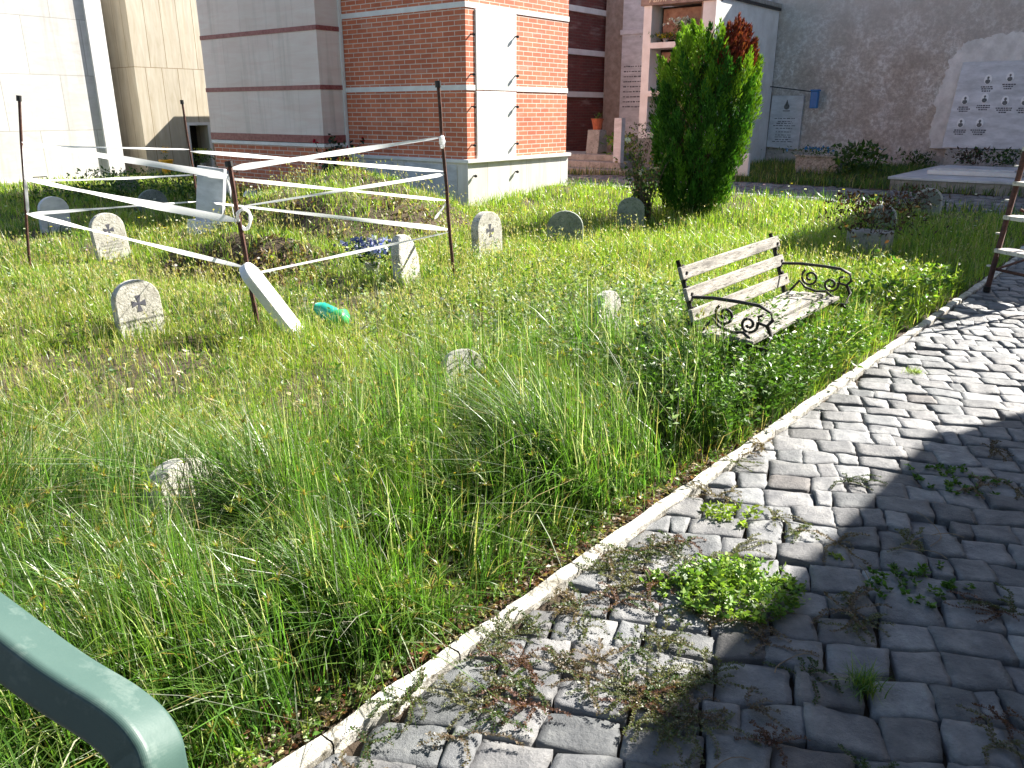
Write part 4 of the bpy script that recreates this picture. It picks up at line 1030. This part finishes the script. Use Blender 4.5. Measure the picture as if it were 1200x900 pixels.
# base turf
x, y, d = scatter(420000, 1.3, 24, 1.35)
m, p, q, s = lawnmask(x, y); keep = m & (RNG.random(len(x)) > bare(x, y, p, q, s)); x, y, d, p, q, s = (v_[keep] for v_ in (x, y, d, p, q, s))
tall, weed, lush = zones(x, y, p, q, s, d)
cl = vnoise(x, y, .35, 61); cl2 = vnoise(x, y, 1.1, 62)
h = (.07+.10*cl+.05*cl2)*(1+.55*lush)+.10*weed; h = h*RNG.uniform(.55, 1.35, len(x)); h = np.minimum(h, .34)
shade_left = sstep(-9, -14, p)
dx = (x+2.3)/2.0; dy = (y-11.3)/2.1; mound = (dx*dx+dy*dy < 1.1); h = np.where(mound, h*.55, h)
w = np.maximum(.0035, .00085*d)*RNG.uniform(.7, 1.5, len(x))
P = np.stack([x, y, H(x, y)-.008], 1); az = RNG.uniform(0, 2*np.pi, len(x)); lean = np.abs(RNG.normal(.45, .35, len(x)))
yf = vnoise(x, y, .9, 71)
colA = pick(len(x), ((4, GREEN), (3, YGREEN), (3, LIME), (1.2, STRAW), (.8, PALE), (1, DGREEN)))
colB = pick(len(x), ((1, GREEN), (4, YGREEN), (5, LIME), (1.6, STRAW), (.8, PALE), (.6, OCHRE)))
colC = pick(len(x), ((2, GREEN), (5, LIME), (3, YGREEN), (.5, STRAW)))
sel = RNG.random(len(x)); cols = np.where((sel < sstep(.35, .75, yf))[:, None], colB, colA)
far = sstep(6.5, 10, d)*(p > -9); h = h*(1-.65*sstep(11.2, 12.6, q)); cols = np.where((RNG.random(len(x)) < far*.75)[:, None], colC, cols)
near = (s < 1.3) & (q < 4.2); cols = np.where((near & (RNG.random(len(x)) < .75))[:, None], pick(len(x), ((3, GREEN), (3, DGREEN), (.8, YGREEN), (.4, STRAW), (.4, BROWN))), cols)
allparts.append(blades(P, h, w, az, lean, cols, 2))
stuff(npmesh('lawn_grass', *merge(allparts), 'grass'), 'short patchy green and yellow lawn grass across the graveyard', 'grass')
# tall sedge along the kerb
allparts = []
x, y, d = scatter(240000, 1.5, 7, 1.3)
m, p, q, s = lawnmask(x, y, .08); tall, weed, lush = zones(x, y, p, q, s, d)
cl = vnoise(x, y, .22, 81); keep = m & (RNG.random(len(x)) < tall*(.10+1.1*sstep(.34, .55, cl))) & (RNG.random(len(x)) > bare(x, y, p, q, s)*.9); x, y, d, q, s = (v_[keep] for v_ in (x, y, d, q, s)); cl = cl[keep]
n = len(x); ns = n
h = (.30+.38*vnoise(x, y, .33, 82))*RNG.uniform(.55, 1.2, n)*(.45+.55*sstep(.05, .35, s))
P = np.stack([x, y, H(x, y)-.01], 1)
bend = 2*np.pi*vnoise(x, y, .9, 83)*1.3; az = bend+RNG.normal(0, .9, n); lean = np.abs(RNG.normal(.28, .28, n))
big = RNG.random(n) < .12; lean = np.where(big, RNG.uniform(.7, 1.5, n), lean); h = np.where(big, h*1.35, h)
cols = pick(n, ((5, (.075, .19, .035)), (3.2, (.125, .27, .045)), (2.6, (.035, .09, .018)), (.4, STRAW), (1.5, (.5, .54, .42)))); tip = cols*.9+np.array([.05, .035, .0])
allparts.append(blades(P, h, RNG.uniform(.0035, .0072, n), az, lean, cols, 4, tip=tip))
tp_ = tips(P, h, az, lean); pickh = (RNG.random(n) < .035) & ~big; T = tp_[pickh]
k = 11; TT = np.repeat(T, k, 0); nn = len(TT)
heads.append(blades(TT, RNG.uniform(.018, .04, nn), RNG.uniform(.003, .006, nn), RNG.uniform(0, 6.28, nn), RNG.uniform(.2, 1.6, nn), pick(nn, ((3, (.38, .33, .08)), (2, (.30, .22, .06)), (1, YGREEN))), 2))
k = 3; TT = np.repeat(T, k, 0); nn = len(TT)
heads.append(blades(TT, RNG.uniform(.05, .12, nn), np.full(nn, .004), RNG.uniform(0, 6.28, nn), RNG.uniform(.6, 1.6, nn), pick(nn, ((1, GREEN), (1, YGREEN))), 3))
for (px_, py_, rx_, n_, hh_) in ((225, 705, .16, 800, .24), (250, 655, .2, 300, .26), (545, 500, .25, 350, .22), (720, 405, .2, 150, .24), (165, 398, .2, 350, .16), (900, 445, .3, 1800, .36), (980, 405, .25, 1300, .36), (945, 425, .25, 900, .42), (830, 440, .3, 900, .34), (340, 400, .25, 400, .2)):
    c_ = seat(px_, py_); x = RNG.normal(c_.x, rx_, n_); y = RNG.normal(c_.y, rx_*.8, n_); mk = lawnmask(x, y, .08)[0]; x, y = x[mk], y[mk]; n = len(x)
    allparts.append(blades(np.stack([x, y, H(x, y)-.01], 1), hh_*RNG.uniform(.5, 1.25, n), RNG.uniform(.004, .007, n), RNG.uniform(0, 6.28, n), np.abs(RNG.normal(.3, .3, n)), pick(n, ((4, (.12, .24, .03)), (2, YGREEN), (1, DGREEN), (1, STRAW), (.6, PALE))), 4))
stuff(npmesh('tall_sedge', *merge(allparts), 'grass'), 'tall upright green sedge growing thickly along the kerb', 'tall grass')
# seed stalks over the lawn
x, y, d = scatter(36000, 1.8, 12.5, 1.25)
m, p, q, s = lawnmask(x, y, .2); m &= (q < 11.6) & ((s > 1.35) | (q > 4.2) | (RNG.random(len(x)) < .18)); nz = vnoise(x, y, .7, 91); keep = m & (RNG.random(len(x)) < (.25+.75*sstep(.4, .7, nz))*(p > -10)); x, y, d = x[keep], y[keep], d[keep]; n = len(x)
h = RNG.uniform(.16, .34, n); az = RNG.uniform(0, 6.28, n); lean = np.abs(RNG.normal(.25, .25, n)); P = np.stack([x, y, H(x, y)], 1)
st = blades(P, h, np.maximum(.002, .0005*d), az, lean, pick(n, ((3, YGREEN), (1.5, STRAW), (1.5, GREEN), (.6, PALE))), 3)
T = tips(P, h, az, lean); dd = np.repeat(d, 4); TT = np.repeat(T, 4, 0); nn = len(TT)
heads.append(blades(TT-np.array([0, 0, .015]), RNG.uniform(.02, .05, nn), np.maximum(.003, .0007*dd), RNG.uniform(0, 6.28, nn), RNG.uniform(.1, 1.3, nn), pick(nn, ((3, STRAW), (3, (.40, .38, .12)), (2, PALE), (1, YGREEN))), 2))
heads.append(st)
stuff(npmesh('seed_heads', *merge(heads), 'grass'), 'straw coloured seed heads and sedge flowers standing above the grass', 'seed heads')

# broadleaf weeds: mid lawn, round the bench, and along the kerb
parts = []
def weeds(n, sampler, hr, nl, lsz, table, stemcol=GREEN, leanr=.35):
    x, y = sampler(n); n = len(x); P = np.stack([x, y, H(x, y)], 1); h = RNG.uniform(*hr, n); az = RNG.uniform(0, 6.28, n); ln = np.abs(RNG.normal(0, leanr, n))
    parts.append(blades(P, h, np.full(n, .004), az, ln, pick(n, ((1, stemcol),)), 3))
    i = np.repeat(np.arange(n), nl); t_ = RNG.uniform(.15, 1, len(i))
    Pl = P[i]+np.stack([np.cos(az[i]), np.sin(az[i]), np.zeros(len(i))], 1)*(h[i]*ln[i]*t_**1.9)[:, None]; Pl[:, 2] += h[i]*t_*(1-.42*np.clip(ln[i], 0, 1.6)*t_)
    a = RNG.uniform(0, 6.28, len(i)); D = np.stack([np.cos(a), np.sin(a), RNG.uniform(.0, .9, len(i))], 1)
    L = RNG.uniform(*lsz, len(i)); parts.append(leaves(Pl, D, L, L*RNG.uniform(.28, .5, len(i)), np.repeat(pick(n, table), nl, 0)*RNG.uniform(.8, 1.2, (len(i), 1))))
def gauss(px, py, rx, ry):
    c = seat(px, py)
    def f(n):
        x = RNG.normal(c.x, rx, n); y = RNG.normal(c.y, ry, n); m, p, q, s = lawnmask(x, y, .06); return x[m], y[m]
    return f
def along(q0, q1, s0, s1):
    def f(n):
        q = RNG.uniform(q0, q1, n); s = RNG.uniform(s0, s1, n)**1.0; p = kerbp(q)-s; return p*EP.x+q*EQ.x, p*EP.y+q*EQ.y
    return f
GT = ((4, GREEN), (2, (.11, .22, .03)), (1, DGREEN)); ST = ((3, SILVER), (2, GREEN), (1, (.2, .26, .14)))
weeds(700, along(3.6, 5.6, .05, .75), (.12, .30), 16, (.02, .045), GT)
weeds(420, along(3.45, 4.15, .06, .65), (.28, .52), 20, (.018, .04), GT+((2, SILVER),))
weeds(260, along(4.0, 5.5, .03, .15), (.26, .44), 20, (.018, .04), GT+((1, YGREEN),))
weeds(160, along(4.0, 4.7, .15, .55), (.30, .48), 18, (.018, .04), GT)
weeds(110, lambda n: (lambda p, q: (p*EP.x+q*EQ.x, p*EP.y+q*EQ.y))(RNG.normal(-1.72, .15, n), RNG.normal(4.6, .35, n)), (.36, .52), 18, (.02, .05), GT)
weeds(500, along(5.2, 8.5, .05, .9), (.12, .30), 14, (.03, .07), ((3, GREEN), (3, YGREEN), (1, LIME)))
weeds(330, gauss(760, 420, .5, .7), (.22, .42), 18, (.025, .05), ST)
weeds(420, gauss(700, 380, .9, 1.0), (.15, .34), 16, (.02, .05), ST+((2, YGREEN),))
weeds(260, gauss(640, 330, 1.2, 1.2), (.12, .3), 12, (.02, .05), ((2, YGREEN), (1, SILVER), (2, GREEN)))
weeds(500, along(.4, 3.8, .03, .22), (.03, .09), 9, (.012, .03), ((3, (.15, .19, .06)), (2, GREEN), (1, (.16, .08, .04))))
weeds(420, along(.2, 1.6, .3, 2.0), (.04, .12), 10, (.015, .032), GT)
weeds(200, gauss(90, 870, .3, .2), (.03, .10), 9, (.02, .04), ((2, (.12, .24, .03)), (1, LIME)))
weeds(1200, lambda n: (lambda x, y, d: (lambda m: (x[m], y[m]))(lawnmask(x, y, .2)[0]))(*scatter(n, 2, 13, 1.3)), (.05, .22), 10, (.015, .05), ((3, GREEN), (2, YGREEN), (1, SILVER)))
stuff(npmesh('broadleaf_weeds', *merge(parts), 'leaf'), 'leafy weeds among the grass round the bench and along the kerb', 'weeds')
# wildflowers
x, y, d = scatter(2600, 2.5, 14, 1.0); m, p, q, s = lawnmask(x, y, .3); nz = vnoise(x, y, 1.2, 95); m &= (RNG.random(len(x)) < sstep(.3, .8, nz)*.55); x, y, d = x[m], y[m], d[m]; n = len(x)
P = np.stack([x, y, H(x, y)+RNG.uniform(.12, .3, n)], 1); fc = pick(n, ((3, (.75, .75, .72)), (2.2, (.62, .55, .04)), (.3, (.5, .35, .55)))); prt = []
for k in range(5): prt.append(leaves(P, np.stack([np.cos(k*1.257+x*9), np.sin(k*1.257+x*9), np.full(n, .35)], 1), np.maximum(.006, .0016*d), np.maximum(.005, .0013*d), fc))
stuff(npmesh('wildflowers', *merge(prt), 'petal'), 'tiny white and yellow wildflowers dotted through the lawn', 'wildflowers')
# grass strip by the wall and litter on soil
x = RNG.uniform(-8, 0, 16000); qq = RNG.uniform(15.9, 20.6, 16000); mm = ~((x > -4.05) & (qq > 15.9)); x, qq = x[mm], qq[mm]; n = len(x)
wx = x*EP.x+qq*EQ.x; wy = x*EP.y+qq*EQ.y; P = np.stack([wx, wy, H(wx, wy)-.01], 1)
x2 = RNG.uniform(-14, 1, 5000); q2 = np.abs(RNG.normal(0, .12, 5000))*np.sign(RNG.normal(0, 1, 5000))+RNG.choice([12.9, 15.95], 5000); w2x = x2*EP.x+q2*EQ.x; w2y = x2*EP.y+q2*EQ.y
P = np.concatenate([P, np.stack([w2x, w2y, H(w2x, w2y)], 1)]); n = len(P)
stuff(npmesh('verge_grass', *blades(P, RNG.uniform(.08, .25, n), RNG.uniform(.01, .02, n), RNG.uniform(0, 6.28, n), np.abs(RNG.normal(.4, .3, n)), pick(n, ((3, GREEN), (2, DGREEN), (1, YGREEN), (.5, STRAW))), 2), 'grass'), 'rough grass strip at the foot of the boundary wall', 'grass')
# dead leaf litter on bare soil and path
def litter(n, x, y, z, table, sz):
    D = RNG.normal(0, 1, (n, 3)); D[:, 2] *= .15; return leaves(np.stack([x, y, z], 1), D, RNG.uniform(*sz, n), RNG.uniform(.3, .6, n)*sz[1], pick(n, table))
qx = RNG.uniform(.3, 4, 5200); sx_ = np.abs(RNG.normal(.1, .25, 5200)); sx_ = np.maximum(sx_, .045); px_ = kerbp(qx)-sx_
a1 = litter(5200, px_*EP.x+qx*EQ.x, px_*EP.y+qx*EQ.y, H(px_*EP.x+qx*EQ.x, px_*EP.y+qx*EQ.y)+.02, ((3, BROWN), (2, (.25, .15, .10)), (2, STRAW), (1, PALE), (1, (.2, .06, .04))), (.01, .03))
x, y, d = scatter(6000, 2.5, 12, 1.2); m, p, q, s = lawnmask(x, y, .2); x, y = x[m], y[m]; n = len(x)
a2 = litter(n, x, y, H(x, y)+.03, ((2, STRAW), (2, PALE), (1, BROWN)), (.02, .06))
x = np.concatenate([RNG.normal(-2.9, .7, 3500), RNG.uniform(-4.3, -.4, 9000)]); y = np.concatenate([RNG.normal(8.1, .35, 3500), RNG.uniform(9.3, 13, 9000)])
m, p, q, s = lawnmask(x, y, .2); m &= RNG.random(len(x)) < bare(x, y, p, q, s)*1.3; x, y = x[m], y[m]; n = len(x)
D = RNG.normal(0, 1, (n, 3)); D[:, 2] = np.abs(D[:, 2])*.8
a3 = leaves(np.stack([x, y, H(x, y)], 1), D, RNG.uniform(.03, .11, n), RNG.uniform(.008, .04, n), pick(n, ((4, BROWN), (2, (.22, .14, .08)), (2, STRAW), (1, (.06, .045, .03)), (1, GREEN))))
stuff(npmesh('leaf_litter', *merge([a1, a2, a3]), 'leaf'), 'dry brown leaf litter and straw on the bare soil', 'leaf litter')

# ------------------------------------------------------------------ plants on the path
def creepers(cl, table, name, label):
    parts = []
    for (px, py, rx, ry, k) in cl:
        pp, qq = PQ(gp(px, py))
        for _ in range(max(3, int(k/17))):
            x0 = RNG.normal(pp, rx); y0 = RNG.normal(qq, ry)
            if x0 < kp(y0)+.03: x0 = kp(y0)+.03+abs(RNG.normal(0, .05))
            tint = pick(1, table, .1)[0]; size = RNG.uniform(.6, 1.25)
            for _r in range(RNG.integers(5, 11)):
                a = RNG.uniform(0, 6.28); ln = RNG.uniform(.06, .17)*size; nl = max(6, int(ln/.0042)); t_ = np.linspace(0, 1, nl)
                ax = a+RNG.normal(0, .9)*t_+.25*np.sin(t_*12); xs_ = x0+np.cumsum(np.cos(ax))*ln/nl; ys_ = y0+np.cumsum(np.sin(ax))*ln/nl
                zz = .008+RNG.uniform(.004, .020)*np.sin(t_*3.0)+.004
                wpt = np.stack([xs_*EP.x+ys_*EQ.x, xs_*EP.y+ys_*EQ.y, zz], 1)
                for sg in (1, -1):
                    la = ax+sg*1.15+RNG.normal(0, .25, nl)+ROT; D = np.stack([np.cos(la), np.sin(la), RNG.uniform(.0, .55, nl)], 1)
                    sz = RNG.uniform(.006, .0115, nl); parts.append(leaves(wpt, D, sz, sz*.62, np.tile(tint, (nl, 1))*RNG.uniform(.7, 1.35, (nl, 1))))
                dd = np.diff(wpt, axis=0); parts.append(leaves(wpt[:-1], dd, np.linalg.norm(dd, axis=1)*1.3, np.full(nl-1, .0022), np.tile([.18, .08, .05], (nl-1, 1))))
    return stuff(npmesh(name, *merge(parts), 'leaf'), label, 'weeds')
creepers([(700, 700, .10, .2, 230), (620, 790, .09, .18, 210), (730, 790, .12, .15, 260), (790, 850, .12, .1, 130), (500, 850, .08, .12, 130), (780, 640, .09, .2, 120), (850, 760, .12, .12, 130),
          (930, 620, .2, .1, 50), (1080, 660, .3, .2, 80), (960, 700, .12, .12, 60), (1120, 800, .3, .25, 90), (900, 840, .2, .15, 60), (1150, 580, .3, .4, 70), (860, 520, .12, .15, 50)],
         ((3, (.10, .12, .05)), (2, (.06, .10, .03)), (3, (.17, .13, .09)), (2, (.16, .16, .09)), (1, (.13, .07, .05))), 'creeping_weeds', 'small leaved creeping weeds spread over the cobbles near the kerb')
def clump(name, px, py, r, h, nl, lsz, table, label, grass=False):
    c = gp(px, py); e = empty(name, c, label, 'weed', 'green weeds growing between the cobbles', rot=(0, 0, 0))
    if grass:
        n = nl; P = np.stack([RNG.normal(0, r*.25, n), RNG.normal(0, r*.25, n), np.full(n, .0)], 1)
        o = npmesh('leaves', *blades(P, RNG.uniform(.5, 1.1, n)*h, RNG.uniform(.002, .0045, n), RNG.uniform(0, 6.28, n), RNG.uniform(.3, 1.4, n), pick(n, table), 4), 'grass', e)
    else:
        ns = nl//14; az = RNG.uniform(0, 6.28, ns); rr = r*np.sqrt(RNG.random(ns)); lnn = RNG.uniform(.1, .6, ns)
        P = np.stack([rr*np.cos(az), rr*np.sin(az)*.8, np.full(ns, .0)], 1); hh = h*RNG.uniform(.5, 1, ns)*(1-.45*(rr/r)**2)
        a = blades(P, hh, np.full(ns, .003), az, lnn, pick(ns, ((1, YGREEN),)), 3)
        i = np.repeat(np.arange(ns), 14); t_ = RNG.uniform(.1, 1.05, len(i)); Pl = P[i].copy(); Pl[:, 0] += np.cos(az[i])*hh[i]*lnn[i]*t_**1.9; Pl[:, 1] += np.sin(az[i])*hh[i]*lnn[i]*t_**1.9; Pl[:, 2] += hh[i]*t_*.85
        b_ = RNG.uniform(0, 6.28, len(i)); D = np.stack([np.cos(b_), np.sin(b_), RNG.uniform(0, .8, len(i))], 1); L = RNG.uniform(*lsz, len(i))
        o = npmesh('leaves', *merge([a, leaves(Pl, D, L, L*RNG.uniform(.4, .6, len(i)), pick(len(i), table))]), 'leaf', e)
    return e
LT = ((3, (.15, .26, .05)), (3, (.24, .36, .06)), (1, (.06, .13, .02)))
clump('weed_clump', 862, 700, .2, .13, 2600, (.014, .032), LT, 'largest bushy green weed clump at the shadow edge on the cobbles')
clump('weed_clump', 858, 606, .12, .06, 260, (.015, .03), ((3, YGREEN), (2, LIME)), 'low yellow green weed tuft in the sunlit cobbles above the big clump')
clump('weed_clump', 1010, 808, .08, .09, 170, (.02, .04), ((3, (.10, .2, .03)), (1, YGREEN)), 'single grassy tuft in the shaded cobbles', True)
clump('weed_clump', 1070, 438, .10, .06, 150, (.02, .04), ((3, YGREEN), (1, LIME)), 'small grassy tuft in the far sunlit cobbles', True)
clump('weed_clump', 1085, 690, .2, .04, 420, (.012, .028), GT, 'flat green weed patch in the shaded cobbles on the right')
clump('weed_clump', 1120, 565, .22, .04, 420, (.012, .028), GT, 'flat green weed patch in the shade near the right edge of the path')
clump('weed_clump', 780, 690, .07, .07, 180, (.015, .03), LT, 'small weed left of the big green clump')
clump('weed_clump', 985, 652, .05, .03, 60, (.01, .02), ((1, YGREEN),), 'tiny weed between the stones right of the big clump')
# dry straws on the shaded cobbles
m_ = MB()
for px, py, a, L in ((1090, 640, .4, .28), (1110, 655, 1.9, .2), (960, 770, 2.7, .18), (1000, 700, .2, .22), (880, 890, 2.9, .2), (1130, 630, 2.5, .25)):
    c = gp(px, py, .02); k = 8
    m_.tube([c+Vector((math.cos(a+.9*t_/k)*L*t_/k, math.sin(a+.9*t_/k)*L*t_/k, .006*math.sin(t_))) for t_ in range(k+1)], .0018, 4)
stuff(m_.build('dry_stalks', plain('dry_stalk', (.28, .2, .13), .9)), 'thin dry stalks lying on the shaded cobbles', 'dry stalks')

# ------------------------------------------------------------------ light
SAZ, SEL = R(60), R(37)
w = bpy.data.worlds.new('World'); sc.world = w; w.use_nodes = True; nt = w.node_tree
sky = nt.nodes.new('ShaderNodeTexSky'); sky.sky_type = 'NISHITA'; sky.sun_disc = False; sky.sun_elevation = SEL; sky.sun_rotation = SAZ
nt.links.new(sky.outputs[0], nt.nodes['Background'].inputs[0]); nt.nodes['Background'].inputs[1].default_value = .056
sd = bpy.data.lights.new('sun', 'SUN'); sd.energy = 5.0; sd.angle = R(.53); sd.color = (1, .95, .87)
so = bpy.data.objects.new('sun', sd); COL.objects.link(so)
S = Vector((math.sin(SAZ)*math.cos(SEL), math.cos(SAZ)*math.cos(SEL), math.sin(SEL)))
so.rotation_euler = S.to_track_quat('Z', 'Y').to_euler(); so.location = (0, 0, 20)
vs = sc.view_settings; vs.view_transform = 'Standard'; vs.look = 'None'; vs.gamma = 1; vs.use_curve_mapping = False; vs.exposure = 1.74
sc.render.engine = 'CYCLES'; sc.cycles.max_bounces = 6
sc.render.resolution_x = 1024; sc.render.resolution_y = 768
